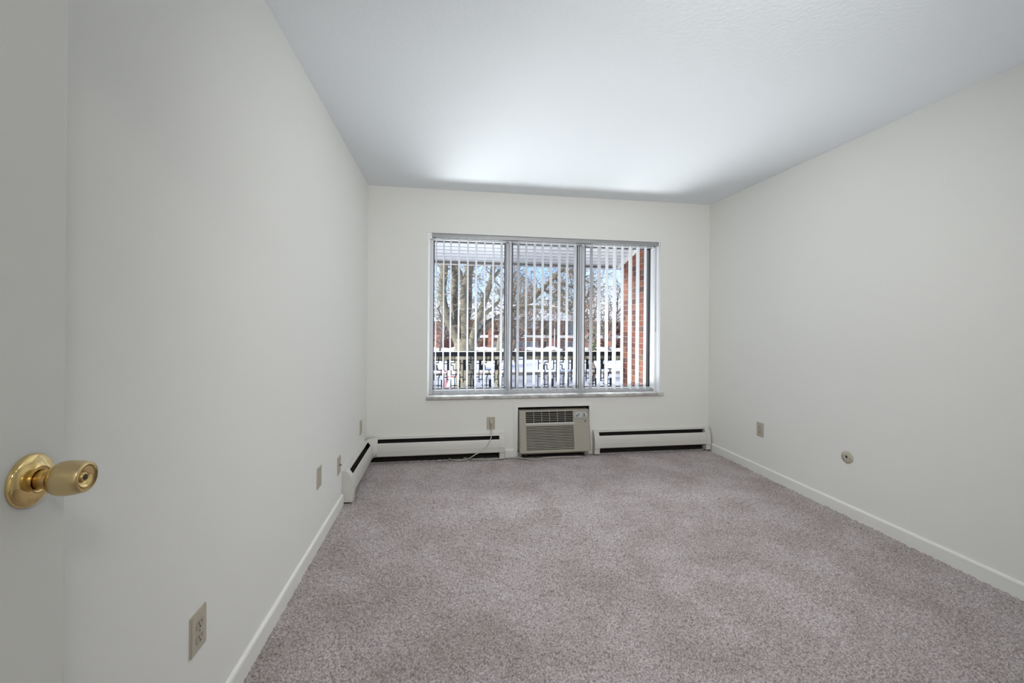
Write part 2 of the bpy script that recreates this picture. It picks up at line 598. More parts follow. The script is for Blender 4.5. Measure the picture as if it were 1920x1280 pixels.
MB().lathe([(0.145, H - 0.026), (0.14, H - 0.06), (0.10, H - 0.095), (0.05, H - 0.11), (0.0, H - 0.113)], (1.3, -4.8, 0), (0, 0, 1)).build('glass_globe', M['lamp'], dl)
hl = bpy.data.lights.new('hall_fill', 'AREA')  # added fill lamp under the made-up hallway fixture
hl.shape = 'DISK'
hl.size = 0.26
hl.energy = HALL_WATTS
hl.color = (1.0, 0.95, 0.88)
hlo = bpy.data.objects.new('hall_fill', hl)
hlo.location = (1.3, -4.8, H - 0.125)
COL.objects.link(hlo)

# baseboards
bprof = [(0, -0.02), (0.0125, -0.02), (0.0125, 0.062), (0.010, 0.069), (0.004, 0.073), (0, 0.073)]
struct(MB().prism(bprof, lambda a, b, t: (a, t, b), YF, -0.866), 'baseboard_left', M['trim'], 'white painted baseboard along the left wall', 'baseboard')
struct(MB().prism(bprof, lambda a, b, t: (W - a, t, b), YF, -0.075), 'baseboard_right', M['trim'], 'white painted baseboard along the right wall', 'baseboard')
struct(MB().prism(bprof, lambda a, b, t: (t, -a, b), 1.235, 1.312), 'baseboard_back', M['trim'], 'short piece of white baseboard left of the air conditioner', 'baseboard')

# raised plaster surround of the air conditioner
tr_ = MB()
tr_.box((1.312, -0.008, 0.0), (AX0, 0, 0.505)).box((AX1, -0.008, 0.0), (2.068, 0, 0.505)).box((AX0, -0.008, AZ1), (AX1, 0, 0.505))
struct(tr_, 'trim_1', M['wall'], 'flat painted surround framing the wall air conditioner', 'trim', bevel=0.003)
slv = MB()
slv.box((AX0, 0.19, AZ0), (AX1, 0.20, AZ1)).box((AX0, 0.002, AZ1 - 0.003), (AX1, 0.19, AZ1)).box((AX0, 0.002, AZ0), (AX0 + 0.003, 0.19, AZ1)).box((AX1 - 0.003, 0.002, AZ0), (AX1, 0.19, AZ1)).box((AX0, 0.002, AZ0), (AX1, 0.19, AZ0 + 0.003))
struct(slv, 'trim_2', M['dark'], 'black metal sleeve lining the air conditioner hole', 'trim')

# ------------------------------------------------------------------ window
SZ = 0.5725                                # top of the sill
win = empty('window_1', ((WX0 + WX1) / 2, 0.13, SZ))
tag(win, 'wide three light aluminium window over a marble sill', 'window', kind='structure')
GX0, GX1, GZ0, GZ1 = 0.5355, 2.7515, SZ, 2.040
FY0, FY1 = 0.105, 0.170
# white inner liner of the recess
ln = MB()
ln.box((WX0, 0.001, SZ), (WX0 + 0.003, FY0, WZ1)).box((WX1 - 0.003, 0.001, SZ), (WX1, FY0, WZ1)).box((WX0, 0.001, WZ1 - 0.003), (WX1, FY0, WZ1))
ln.box((WX0, FY0 - 0.012, SZ), (GX0, FY1, WZ1)).box((GX1, FY0 - 0.012, SZ), (WX1, FY1, WZ1)).box((GX0, FY0 - 0.012, GZ1), (GX1, FY1, WZ1))
ln.build('reveal_lining', M['reveal'], win)
fr = MB()
fr.box((GX0, FY0, GZ0), (GX0 + 0.030, FY1, GZ1)).box((GX1 - 0.030, FY0, GZ0), (GX1, FY1, GZ1))
fr.box((GX0 + 0.030, FY0, GZ0), (GX1 - 0.030, FY1, GZ0 + 0.040)).box((GX0 + 0.030, FY0, GZ1 - 0.036), (GX1 - 0.030, FY1, GZ1))
fr.build('outer_frame', M['alu'], win, bevel=0.002)
zb, zt = GZ0 + 0.040, GZ1 - 0.036
MX = [(1.2435, 1.306), (1.958, 2.030)]
for xa, xb in MX:
    mu = MB().box((xa, FY0 - 0.006, zb - 0.012), (xb, FY1 - 0.01, zt))
    mu = mu.build('mullion', M['alu'], win, bevel=0.003)
    MB().box((xb - 0.010, FY0 - 0.0075, zb), (xb - 0.002, FY0 - 0.004, zt)).box((xa + 0.004, FY0 - 0.0075, zb), (xa + 0.010, FY0 - 0.004, zt)).build('gasket', M['alu_dark'], mu)
panes = [(GX0 + 0.030, MX[0][0], 0.150), (MX[0][1], MX[1][0], 0.140), (MX[1][1], GX1 - 0.030, 0.150)]
for i, (xa, xb, yy) in enumerate(panes):
    sh = MB()
    w_ = 0.009 if i < 2 else 0.009
    sh.box((xa, yy - 0.012, zb), (xa + w_, yy + 0.012, zt)).box((xb - (0.012 if i == 2 else w_), yy - 0.012, zb), (xb, yy + 0.012, zt))
    sh.box((xa, yy - 0.012, zb), (xb, yy + 0.012, zb + w_)).box((xa, yy - 0.012, zt - w_), (xb, yy + 0.012, zt))
    so = sh.build('sash', M['alu_dark'], win)
    if i == 2:
        MB().box((xb - 0.036, yy - 0.012, zb + w_), (xb - 0.012, yy + 0.012, zt - w_)).build('stile', M['alu_mid'], so)
    MB().box((xa + 0.004, yy - 0.002, zb + 0.004), (xb - 0.004, yy + 0.002, zt - 0.004)).build('pane', M['glass'], so)
MB().box((MX[0][1], 0.163, zb), (MX[1][0], 0.1632, zt)).build('insect_screen', M['screen'], win)
si = MB().box((0.518, -0.030, 0.5480), (2.792, 0.0, SZ)).box((WX0, 0.0, 0.550), (WX1, FY1, SZ))
sl = si.build('window_sill', M['marble'], win, bevel=0.002)
sl['label'] = 'grey veined marble sill'

# ------------------------------------------------------------------ vertical blind
bl = empty('vertical_blind', ((WX0 + WX1) / 2, 0.045, WZ1))
tag(bl, 'white vertical blind hanging open in the window recess', 'blind')
hr = MB()
hr.prism([(-0.004, 2.010), (-0.004, 2.036), (0.002, 2.043), (0.062, 2.043), (0.066, 2.036), (0.066, 2.010), (0.052, 2.010), (0.052, 2.016), (0.010, 2.016), (0.010, 2.010)],
         lambda a, b, t: (t, a, b), 0.5555, 2.740)
hr.build('headrail', M['rail'], bl)
for xx in (0.5375, 2.7405):
    MB().box((xx, -0.003, 2.008), (xx + 0.0165, 0.06, 2.0445)).build('end_bracket', M['clip'], bl, bevel=0.002)
MB().tube([(0.56, 0.045, 2.0045), (2.735, 0.045, 2.0045)], 0.0022, 6).build('link_chain', M['clip'], bl)
vxs = [0.5926, 0.6608, 0.7245, 0.7997, 0.8803, 0.9575, 1.0362, 1.1148, 1.1935, 1.2721, 1.3517, 1.4293, 1.5089, 1.5875, 1.6676, 1.7492,
       1.8271, 1.9066, 1.9855, 2.0686, 2.148, 2.2267, 2.3054, 2.3862, 2.468, 2.5465, 2.6259, 2.7042]
rv = random.Random(5)
VZ0, VZ1 = 0.606, 1.992
for i, x in enumerate(vxs):
    a = R(7 - 9 * i / 27 + rv.uniform(-2.5, 2.5))
    if i == 23:
        a -= R(4)
    if i in (19,):
        a -= R(4)
    if i == 26:
        a -= R(6)
    n = 7
    front, back = [], []
    for k in range(n):
        s = (k / (n - 1) - 0.5) * 0.0889
        bow = 0.0042 * (1 - (2 * k / (n - 1) - 1) ** 2)
        front.append((bow, s))
        back.append((bow - 0.0009, s))
    prof = front + back[::-1]
    ca, sa = math.cos(a), math.sin(a)
    v = MB().prism(prof, lambda p_, q_, t: (x + p_ * ca - q_ * sa, 0.045 + p_ * sa + q_ * ca, t), VZ0, VZ1)
    vo = v.build('vane', M['vane'], bl)
    c = MB().box((x - 0.004, 0.0375, VZ1 - 0.004), (x + 0.004, 0.0525, VZ1 + 0.010)).box((x - 0.002, 0.042, VZ1 + 0.010), (x + 0.002, 0.048, 2.014))
    c.build('carrier_clip', M['clip'], vo)
MB().tube([(2.7125, 0.0, 2.008), (2.7128, -0.001, 1.6), (2.714, -0.001, 1.168)], 0.0028, 8).build('tilt_wand', M['wand'], bl)

# ------------------------------------------------------------------ baseboard heaters
def heater_profile(o=0.0):
    # (distance from wall, height) of the cap, as a full closed silhouette
    return [(0, 0.012), (0.066 + o, 0.012), (0.068 + o, 0.05), (0.069 + o, 0.062), (0.072 + o, 0.068), (0.072 + o, 0.115), (0.066 + o, 0.150), (0.057 + o, 0.182), (0.036, 0.214 + o), (0.028, 0.222 + o), (0, 0.224 + o)]


back_prof = [(0, 0.014), (0.003, 0.014), (0.003, 0.216), (0.026, 0.216), (0.031, 0.208), (0.034, 0.210), (0.029, 0.221), (0, 0.222)]
front_prof = [(0.053, 0.180), (0.060, 0.168), (0.066, 0.145), (0.0705, 0.115), (0.0705, 0.070), (0.062, 0.064), (0.062, 0.067), (0.0685, 0.072), (0.0685, 0.114), (0.064, 0.144), (0.058, 0.166), (0.0515, 0.178)]
fin_prof = [(0.006, 0.055), (0.052, 0.055), (0.052, 0.140), (0.006, 0.140)]


def heater_run(root, fn, t0, t1, cap0=None, cap1=None):
    MB().prism(back_prof, fn, t0, t1).build('back_panel', M['heater'], root)
    MB().prism(front_prof, fn, t0, t1).build('front_panel', M['heater'], root)
    MB().prism(fin_prof, fn, t0 + 0.01 if t0 < 0 or t0 > 1 else 0.055, t1 - 0.01 if t1 > -0.3 and t1 > 0 else -0.055).build('heating_fins', M['rust'], root)
    MB().prism([(0.0032, 0.002), (0.0045, 0.002), (0.0045, 0.214), (0.0032, 0.214)], fn, t0 if t0 < 0 or t0 > 1 else 0.004, t1 if t1 > 0 else -0.004).build('backing', M['dark'], root)  # near-black sheet put in for the shade behind slot and floor gap
    for c0, c1 in [c for c in (cap0, cap1) if c]:
        cp = MB().prism(heater_profile(0.003), fn, c0, c1).build('end_cap', M['heater'], root, bevel=0.0015)
        MB().prism([(0.066, 0.060), (0.0735, 0.060), (0.0735, 0.063), (0.066, 0.063)], fn, min(c0, c1) - 0.0004, max(c0, c1) + 0.0004).build('seam', M['plate_dark'], cp)


fb = lambda a, b, t: (t, -a - 0.0005, b)
fl = lambda a, b, t: (a + 0.0005, t, b)
h1 = empty('baseboard_heater', (0.6, -0.035, 0.0))
tag(h1, 'white L-shaped baseboard heater in the left corner, cord in front', 'heater')
heater_run(h1, fb, 0.100, 1.174, cap1=(1.174, 1.2225))
heater_run(h1, fl, -0.815, -0.100, cap0=(-0.860, -0.800))
# corner cover: mitred fan of the front silhouette
cc = MB()
sil = [(0.0715, 0.066), (0.0720, 0.115), (0.0675, 0.147), (0.0600, 0.172), (0.0520, 0.184), (0.034, 0.210), (0.028, 0.2225), (0.0, 0.2235)]
K = 8
rings = []
for k in range(K + 1):
    t = k / K
    ring = []
    for d, z in sil:
        # quarter-round inner corner between the two runs
        rr = 0.104 - d
        ang = R(90) * t
        ring.append((0.104 - rr * math.cos(ang), -0.104 + rr * math.sin(ang), z))
    rings.append(ring)
vs = [p for r_ in rings for p in r_]
n = len(sil)
cc.add(vs, [(k * n + i, (k + 1) * n + i, (k + 1) * n + i + 1, k * n + i + 1) for k in range(K) for i in range(n - 1)], True)
cco = cc.build('corner_cover', M['heater'], h1)
cco.modifiers.new('solid', 'SOLIDIFY').thickness = 0.002
h2 = empty('baseboard_heater', (2.7, -0.035, 0.0))
tag(h2, 'straight white baseboard heater between air conditioner and right wall', 'heater')
heater_run(h2, fb, 2.125, 3.222, cap0=(2.076, 2.126), cap1=(3.220, 3.270))

# ------------------------------------------------------------------ air conditioner
ac = empty('air_conditioner', (1.696, -0.05, 0.045))
tag(ac, 'beige through-wall air conditioner below the window', 'air conditioner')
AT, AB = 0.4300, 0.0560                     # front face top and bottom
yt, yb = -0.018, -0.098                     # the face leans out towards the bottom


def face(x, z, off=0.0):
    """point on the leaning front face, pushed out by off"""
    k = (AT - z) / (AT - AB)
    return (x, yt + (yb - yt) * k - off, z)


GX_A, GX_B = 1.440, 1.858                   # louvre block
hb = MB()
# closed housing: top, sides, bottom, front built as border strips around the vent opening
VX0, VX1, VZA, VZB = 1.421, 1.873, 0.318, 0.413


def fq(mb, x0, x1, z0, z1, off=0.0, th=0.010):
    a = [face(x0, z0, off), face(x1, z0, off), face(x1, z1, off), face(x0, z1, off)]
    b = [(p[0], p[1] + th, p[2]) for p in a]
    mb.add(a + b, [(0, 1, 2, 3), (7, 6, 5, 4), (0, 4, 5, 1), (1, 5, 6, 2), (2, 6, 7, 3), (3, 7, 4, 0)])


AL, AR = 1.357, 2.030
fq(hb, AL, VX0, AB, AT)
fq(hb, VX1, AR, AB, AT)
fq(hb, VX0, VX1, VZB, AT)
fq(hb, VX0, VX1, 0.2845, VZA)
fq(hb, VX0, VX1, AB, 0.0725)
for xa, xb in ((AL, AL + 0.006), (AR - 0.006, AR)):
    pr_ = [(face(0, AB)[1], AB), (face(0, AT)[1], AT), (0.02, AT), (0.02, AB)]
    hb.prism(pr_, lambda a, b, t: (t, a, b), xa, xb)
hb.box((AL, yt, AT - 0.004), (AR, 0.18, AT))
# chamfered lower lip
hb.prism([(yb, AB), (yb + 0.022, AB - 0.016), (0.02, AB - 0.016), (0.02, AB)], lambda a, b, t: (t, a, b), AL + 0.02, AR - 0.05)
hb.build('housing', M['ac'], ac, bevel=0.002)
MB().box((AL + 0.008, 0.02, AB), (AR - 0.008, 0.18, AT - 0.008)).build('chassis', M['dark'], ac)
# dark cavity behind the vent
dv = MB()
fq(dv, VX0 - 0.004, VX1 + 0.004, VZA - 0.004, VZB + 0.004, off=-0.034, th=0.003)
dv.build('vent_cavity', M['hole'], ac)
vg = MB()
for k in range(1, 6):
    z = VZA + (VZB - VZA) * k / 6
    fq(vg, VX0, VX1, z - 0.0016, z + 0.0016, off=-0.001, th=0.004)
for k in range(1, 6):
    x = VX0 + (VX1 - VX0) * k / 6
    fq(vg, x - 0.0016, x + 0.0016, VZA, VZB, off=0.0, th=0.005)
vg.build('discharge_grille', M['ac'], ac)
vs_ = MB()
fq(vs_, VX0 - 0.002, VX1 + 0.012, VZA - 0.016, VZA - 0.001, off=0.003, th=0.006)
vs_.build('vent_ledge', M['ac_light'], ac, bevel=0.001)
# intake louvres: fifteen slats over a dark backing
lb = MB()
fq(lb, VX0, VX1 + 0.004, 0.0725, 0.2845, off=-0.034, th=0.003)
lb.build('intake_cavity', M['hole'], ac)
lv = MB()
N = 15
for k in range(N):
    z0 = 0.0725 + (0.2845 - 0.0725) * k / N
    p = (0.2845 - 0.0725) / N
    a = [face(VX0, z0 + 0.001, 0.001), face(VX1, z0 + 0.001, 0.001), face(VX1, z0 + p * 0.45, 0.0), face(VX0, z0 + p * 0.45, 0.0)]
    b = [(q[0], q[1] + 0.004, q[2] + 0.001) for q in a]
    lv.add(a + b, [(0, 1, 2, 3), (7, 6, 5, 4), (0, 4, 5, 1), (1, 5, 6, 2), (2, 6, 7, 3), (3, 7, 4, 0)])
lv.build('intake_louvres', M['ac'], ac)
# control panel: stadium shape with two knobs
cpm = MB()
cx0, cx1, cz, cr_ = 1.913, 1.985, 0.380, 0.0275
ring = []
for k in range(24):
    t = R(90) + R(180) * k / 23
    ring.append((cx0 + cr_ * math.cos(t), cz + cr_ * math.sin(t)))
for k in range(24):
    t = R(-90) + R(180) * k / 23
    ring.append((cx1 + cr_ * math.cos(t), cz + cr_ * math.sin(t)))
cpm.prism(ring, lambda a, b, t: face(a, b, t), -0.002, 0.003)
cp_o = cpm.build('control_panel', M['panel'], ac)
rim = MB()
rim.tube([face(a * 1.0 + (0.002 if a > 1.95 else -0.002), b + (0.002 if b > cz else -0.002), 0.003) for a, b in ring + ring[:1]], 0.0018, 6, cap=False)
rim.build('panel_rim', M['ac'], cp_o)
nrm = Vector((0, -(AT - AB), (yt - yb))).normalized()
nrm = Vector((0, -0.978, 0.209))
for xk, ang in ((1.917, -35), (1.979, 75)):
    kb_ = MB().lathe([(0.0, 0.0), (0.019, 0.0), (0.018, 0.008), (0.016, 0.010), (0, 0.010)], face(xk, cz, 0.003), nrm, 28)
    ko = kb_.build('knob', M['panel'], cp_o)
    ux = Vector((1, 0, 0))
    uz = nrm.cross(ux).normalized() * -1
    dirv = ux * math.cos(R(ang)) + uz * math.sin(R(ang))
    prp = nrm.cross(dirv)
    c0 = Vector(face(xk, cz, 0.003)) + nrm * 0.010
    pts = []
    for hh in (0, 0.007):
        for s1, s2 in ((-1, -1), (1, -1), (1, 1), (-1, 1)):
            pts.append(c0 + nrm * hh + dirv * 0.0165 * s1 + prp * 0.0045 * s2)
    MB().add(pts, [(3, 2, 1, 0), (4, 5, 6, 7), (0, 1, 5, 4), (1, 2, 6, 5), (2, 3, 7, 6), (3, 0, 4, 7)]).build('grip', M['badge'], ko, bevel=0.001)
bd = MB().lathe([(0, 0), (0.0095, 0), (0.0095, 0.0012), (0.008, 0.002), (0, 0.002)], face(1.990, 0.3215, 0.0), nrm, 24)
bo = bd.build('badge', M['badge'], ac)
ft = MB()
ft.box((1.40, -0.080, 0.002), (1.43, 0.02, AB - 0.016)).box((1.95, -0.060, 0.002), (1.98, 0.02, AB - 0.016)).box((1.39, -0.03, 0.002), (1.99, 0.02, AB - 0.016))
ft.build('gap_shade_block', M['dark'], ac)  # near-black block put in for the shade under the unit

# ------------------------------------------------------------------ wall plates
def rounded_rect(w, h, r, n=5):
    pts = []
    for cx_, cy_, a0 in ((w / 2 - r, h / 2 - r, 0), (-w / 2 + r, h / 2 - r, 90), (-w / 2 + r, -h / 2 + r, 180), (w / 2 - r, -h / 2 + r, 270)):
        for k in range(n):
            t = R(a0 + 90 * k / (n - 1))
            pts.append((cx_ + r * math.cos(t), cy_ + r * math.sin(t)))
    return pts


def plate_frame(side):
    """fn(centre)-> (a, b, t): a along the wall, b up, t out of the wall"""
    if side == 'left':
        return lambda c: (lambda a, b, t: (t, c[0] + a, c[1] + b))
    if side == 'right':
        return lambda c: (lambda a, b, t: (W - t, c[0] - a, c[1] + b))
    return lambda c: (lambda a, b, t: (c[0] + a, -t, c[1] + b))


def make_plate(name, side, c, label, cat, kind_, group=None):
    fn = plate_frame(side)(c)
    root = empty(name, fn(0, 0, 0))
    tag(root, label, cat, group)
    w, h = 0.0745, 0.1145
    pl = MB().prism(rounded_rect(w, h, 0.004), fn, 0.0, 0.0045)
    pl.prism(rounded_rect(w - 0.007, h - 0.007, 0.003), fn, 0.0045, 0.0065)
    pl.build('cover_plate', M['plate'], root)
    nv = Vector(fn(0, 0, 1)) - Vector(fn(0, 0, 0))
    if kind_ == 'duplex':
        for sgn in (1, -1):
            zc = sgn * 0.0195
            rc = MB()
            ring = []
            for k in range(28):
                t = 2 * math.pi * k / 28
                ring.append((0.0172 * math.cos(t), zc + max(-0.0132, min(0.0132, 0.0172 * math.sin(t)))))
            rc.prism(ring, fn, 0.0045, 0.0085)
            ro = rc.build('receptacle', M['plate_dark'], root)
            sl_ = MB()
            for sx, hh in ((-0.0063, 0.0085), (0.0063, 0.0068)):
                sl_.prism([(sx - 0.0012, zc + 0.004 - hh / 2), (sx + 0.0012, zc + 0.004 - hh / 2), (sx + 0.0012, zc + 0.004 + hh / 2), (sx - 0.0012, zc + 0.004 + hh / 2)], fn, 0.0080, 0.0088)
            sl_.lathe([(0, 0.0080), (0.0026, 0.0080), (0.0026, 0.0088), (0, 0.0088)], fn(0, zc - 0.0075, 0), nv, 12)
            sl_.build('slot', M['hole'], ro)
        MB().lathe([(0, 0.006), (0.0032, 0.006), (0.0028, 0.0078), (0, 0.008)], fn(0, 0, 0), nv, 14).build('screw', M['screw'], root)
    elif kind_ == 'blank':
        for sgn in (1, -1):
            MB().lathe([(0, 0.006), (0.0034, 0.006), (0.0028, 0.0076), (0, 0.008)], fn(0.0, sgn * 0.042, 0), nv, 14).build('screw', M['screw'] if sgn < 0 else M['badge'], root)
    elif kind_ == 'coax':
        for sgn in (1, -1):
            MB().lathe([(0, 0.006), (0.0032, 0.006), (0.0028, 0.0076), (0, 0.008)], fn(0.0, sgn * 0.042, 0), nv, 14).build('screw', M['plate_dark'], root)
        MB().lathe([(0, 0.006), (0.0065, 0.006), (0.0065, 0.009), (0.0047, 0.009), (0.0047, 0.018), (0, 0.018)], fn(0.004, 0.0, 0), nv, 16).build('connector', M['badge'], root)
    return root


make_plate('wall_outlet', 'left', (-2.526, 0.3535), 'beige duplex outlet low on the left wall, nearest the open door', 'outlet', 'duplex')
make_plate('wall_plate', 'left', (-1.391, 0.376), 'beige blank cover plate on the left wall, the nearer of two before the heater end', 'wall plate', 'blank')
make_plate('cable_plate', 'left', (-0.958, 0.298), 'beige cable plate on the left wall just before the heater end cap', 'wall plate', 'coax')
make_plate('wall_outlet', 'left', (-0.257, 0.374), 'beige plate on the left wall above the heater, close to the window wall corner', 'outlet', 'duplex')
make_plate('wall_outlet', 'back', (1.1000, 0.3170), 'beige outlet on the window wall with a cord plugged in', 'outlet', 'duplex')
make_plate('wall_outlet', 'right', (-0.7060, 0.3680), 'beige duplex outlet on the right wall near the far corner', 'outlet', 'duplex')
fn = plate_frame('right')((-1.471, 0.3775))
cx = empty('cable_plate', fn(0, 0, 0))
tag(cx, 'round beige cable wall plate with black centre hole on the right wall', 'wall plate')
nv = Vector((-1, 0, 0))
MB().lathe([(0, 0), (0.0395, 0), (0.0395, 0.004), (0.036, 0.0075), (0.020, 0.0085), (0.018, 0.0095), (0.0085, 0.0095), (0.0085, 0.006), (0, 0.006)], fn(0, 0, 0), nv, 40).build('cover_plate', M['plate'], cx)
MB().lathe([(0, 0.0060), (0.0075, 0.0060), (0.0075, 0.0066), (0, 0.0066)], fn(0, 0, 0), nv, 20).build('centre_hole', M['hole'], cx)
for a_, b_ in ((-0.024, 0.005), (0.024, -0.004)):
    MB().lathe([(0, 0.0076), (0.0036, 0.0076), (0.003, 0.0096), (0, 0.0098)], fn(a_, b_, 0), nv, 14).build('screw', M['screw'], cx)

# power cord
pc = empty('power_cord', (1.105, -0.03, 0.0))
tag(pc, 'grey power cord hanging from the window wall outlet and looping over the carpet', 'cord')
hang = [(921.7, 796, -0.040), (921.8, 803.6, -0.036), (921.8, 812, -0.050), (921.5, 817, -0.070), (919.4, 824, -0.082), (916, 831.7, -0.086), (910.8, 839.5, -0.088), (900.6, 847, -0.090), (889.7, 852.8, -0.092), (885, 856, -0.096)]
pts = [at(px, py, yy) for px, py, yy in hang]


def onfloor(px, py, z=0.010):
    d = _f + _r * ((px - 960) / F_PX) - _u * ((py - CY_PX) / F_PX)
    return CAM + d * ((z - CAM.z) / d.z)


fl_pts = [(873.8, 861.2), (861, 863), (851, 862), (843, 860), (841.5, 857.8), (847.5, 856.2), (864, 857), (880, 859.5), (892.5, 861), (911, 861.3), (925, 860.6), (937.5, 859.5), (958, 857.6), (972, 857.6), (983, 859), (995, 860.4), (1007, 860.8), (1025.6, 858), (1040, 856.8), (1053.8, 856.4), (1082, 856), (1092, 854.5)]
pts += [onfloor(a, b) for a, b in fl_pts]
# smooth with Catmull-Rom
sm = []
for i in range(len(pts) - 1):
    p0, p1, p2, p3 = pts[max(i - 1, 0)], pts[i], pts[i + 1], pts[min(i + 2, len(pts) - 1)]
    for k in range(5):
        t = k / 5
        sm.append(0.5 * ((2 * p1) + (p2 - p0) * t + (2 * p0 - 5 * p1 + 4 * p2 - p3) * t * t + (3 * p1 - p0 - 3 * p2 + p3) * t ** 3))
sm.append(pts[-1])
for p in sm:
    p.z = max(p.z, 0.009)
MB().tube(sm, 0.0042, 8).build('cable', M['cord'], pc)
pg = MB()
px_, pz_ = 1.1015, 0.3385
pg.prism(rounded_rect(0.026, 0.034, 0.006), lambda a, b, t: (px_ + a, -t, pz_ + b), 0.0092, 0.030)
pg.prism(rounded_rect(0.020, 0.026, 0.006), lambda a, b, t: (px_ + a, -t, pz_ - 0.004 + b), 0.030, 0.044)
pg.build('plug', M['cord'], pc, bevel=0.002)

# ------------------------------------------------------------------ door
DANG = R(4.0)
dn = Vector((math.cos(DANG), math.sin(DANG), 0))          # out of the visible face
dd = Vector((-math.sin(DANG), math.cos(DANG), 0))         # towards the free edge
KP = CAM + (_f + _r * ((55 - 960) / F_PX) - _u * ((900 - CY_PX) / F_PX)) * 0.585   # centre of the rosette on the face
door = empty('door_1', (KP.x - 0.70 * dd.x, KP.y - 0.70 * dd.y, 0.0))
tag(door, 'flush painted door standing open along the left wall, brass knob', 'door', kind='structure')


def dpt(s, z, t):
    """s along the door from the knob, z height, t out of the visible face"""
    p = KP + dd * s + dn * t
    return Vector((p.x, p.y, z))


dp = MB()
c_ = [dpt(-0.70, 0.012, 0), dpt(0.0605, 0.012, 0), dpt(0.0605, 2.035, 0), dpt(-0.70, 2.035, 0)]
b_ = [dpt(-0.70, 0.012, -0.035), dpt(0.0605, 0.012, -0.035), dpt(0.0605, 2.035, -0.035), dpt(-0.70, 2.035, -0.035)]
dp.add(c_ + b_, [(0, 1, 2, 3), (7, 6, 5, 4), (0, 4, 5, 1), (1, 5, 6, 2), (2, 6, 7, 3), (3, 7, 4, 0)])
dp.build('door_panel', M['door'], door, bevel=0.0015)
DEZ = 1
k0 = dpt(0, KP.z, 0)
kn = MB().lathe([(0.0115, 0.010), (0.0125, 0.012), (0.0135, 0.024), (0.0135, 0.027), (0.0175, 0.029), (0.0205, 0.031), (0.0232, 0.036), (0.0244, 0.043), (0.0240, 0.052), (0.0228, 0.060), (0.0212, 0.0665), (0.0202, 0.068), (0.0190, 0.0672), (0.0075, 0.0615)], k0, dn, 56)
ko = kn.build('door_knob', M['brass_satin'], door)
ko['label'] = 'brass door knob'
rs = MB().lathe([(0.0365, 0.0), (0.0365, 0.0035), (0.0345, 0.006), (0.0310, 0.0082), (0.022, 0.0118), (0.0165, 0.0128), (0.0145, 0.0122), (0.0120, 0.0095)], k0, dn, 56)
rs.build('rosette', M['brass'], ko)
MB().lathe([(0.0196, 0.0674), (0.0188, 0.0682), (0.0080, 0.0628), (0.0068, 0.0618), (0.0068, 0.058)], k0, dn, 48).build('end_dish', M['brass'], ko)
lk = MB().lathe([(0.0067, 0.058), (0.0067, 0.0640), (0.0056, 0.0652), (0.0022, 0.0645), (0.0, 0.0645)], k0, dn, 32)
lk.build('lock_button', M['brass_satin'], ko)
MB().lathe([(0.0, 0.0646), (0.0042, 0.0647), (0.0042, 0.0655), (0.0, 0.0655)], k0, dn, 24).build('keyhole', M['brass_dark'], ko)
MB().lathe([(0.0, 0.0), (0.0365, 0.0), (0.0345, 0.006), (0.02, 0.012), (0.0, 0.012)], dpt(0, KP.z, -0.035), -dn, 40).build('rear_rosette', M['brass'], door)
MB().lathe([(0.0115, 0.010), (0.0135, 0.026), (0.023, 0.036), (0.0244, 0.045), (0.0212, 0.058), (0, 0.060)], dpt(0, KP.z, -0.035), -dn, 40).build('rear_knob', M['brass_satin'], door)

# ------------------------------------------------------------------ balcony
struct(MB().box((2.98, TH, -0.35), (3.25, 1.452, 2.70)), 'brick_side_wall', M['brick'], 'red brick side wall of the balcony right of the window', 'wall')
struct(MB().box((-3.0, TH, -0.35), (-2.75, 1.452, 2.70)), 'brick_side_wall_far', M['brick'], 'red brick side wall at the other end of the balcony', 'wall')
struct(MB().box((-6.0, TH, -3.0), (-0.15, TH + 0.1, 2.7)), 'facade_wall', M['brick_far'], 'brick outer wall left of the window', 'wall')
struct(MB().box((-3.0, TH, -0.20), (3.3, 1.56, -0.04)), 'balcony_floor', M['concrete'], 'concrete balcony floor outside the window', 'balcony floor')
# sloping plank soffit with real V-grooves
sf = MB()
z_of = lambda y: 2.030 + 0.26 * (1.47 - y)
y_, pw = 0.16, 0.093
prof = []
while y_ < 1.50:
    ya, yb2 = y_ + 0.0075, min(y_ + pw - 0.0075, 1.50)
    prof += [(y_ - 0.007, z_of(y_) + 0.040), (y_ + 0.007, z_of(y_) + 0.040), (ya, z_of(ya)), (yb2, z_of(yb2))]
    y_ += pw
prof += [(1.50, z_of(1.50)), (1.50, 2.75), (0.16, 2.75)]
sf.prism(prof, lambda a, b, t: (t, a, b), -3.1, 3.4)
struct(sf, 'balcony_soffit', M['soffit'], 'white grooved plank soffit sloping above the balcony', 'soffit')
fs_ = MB().box((-3.1, 1.50, 1.995), (3.4, 1.54, 2.75))
struct(fs_, 'eave_fascia', M['fascia'], 'dark fascia board along the balcony eave', 'fascia')
gt = MB().tube([(-3.1, 1.545, 1.985), (3.4, 1.545, 1.985)], 0.006, 6)
struct(gt, 'eave_drip_edge', M['far_white'], 'thin pale drip edge under the eave fascia', 'trim')
struct(MB().prism([(2.945, 0), (2.98, 0), (2.98, 0.035), (2.945, 0.035)], lambda a, b, t: (a, t, z_of(t) - 0.034 + b), TH, 1.49), 'brick_wall_moulding', M['far_white'], 'white moulding where soffit meets brick wall', 'trim')

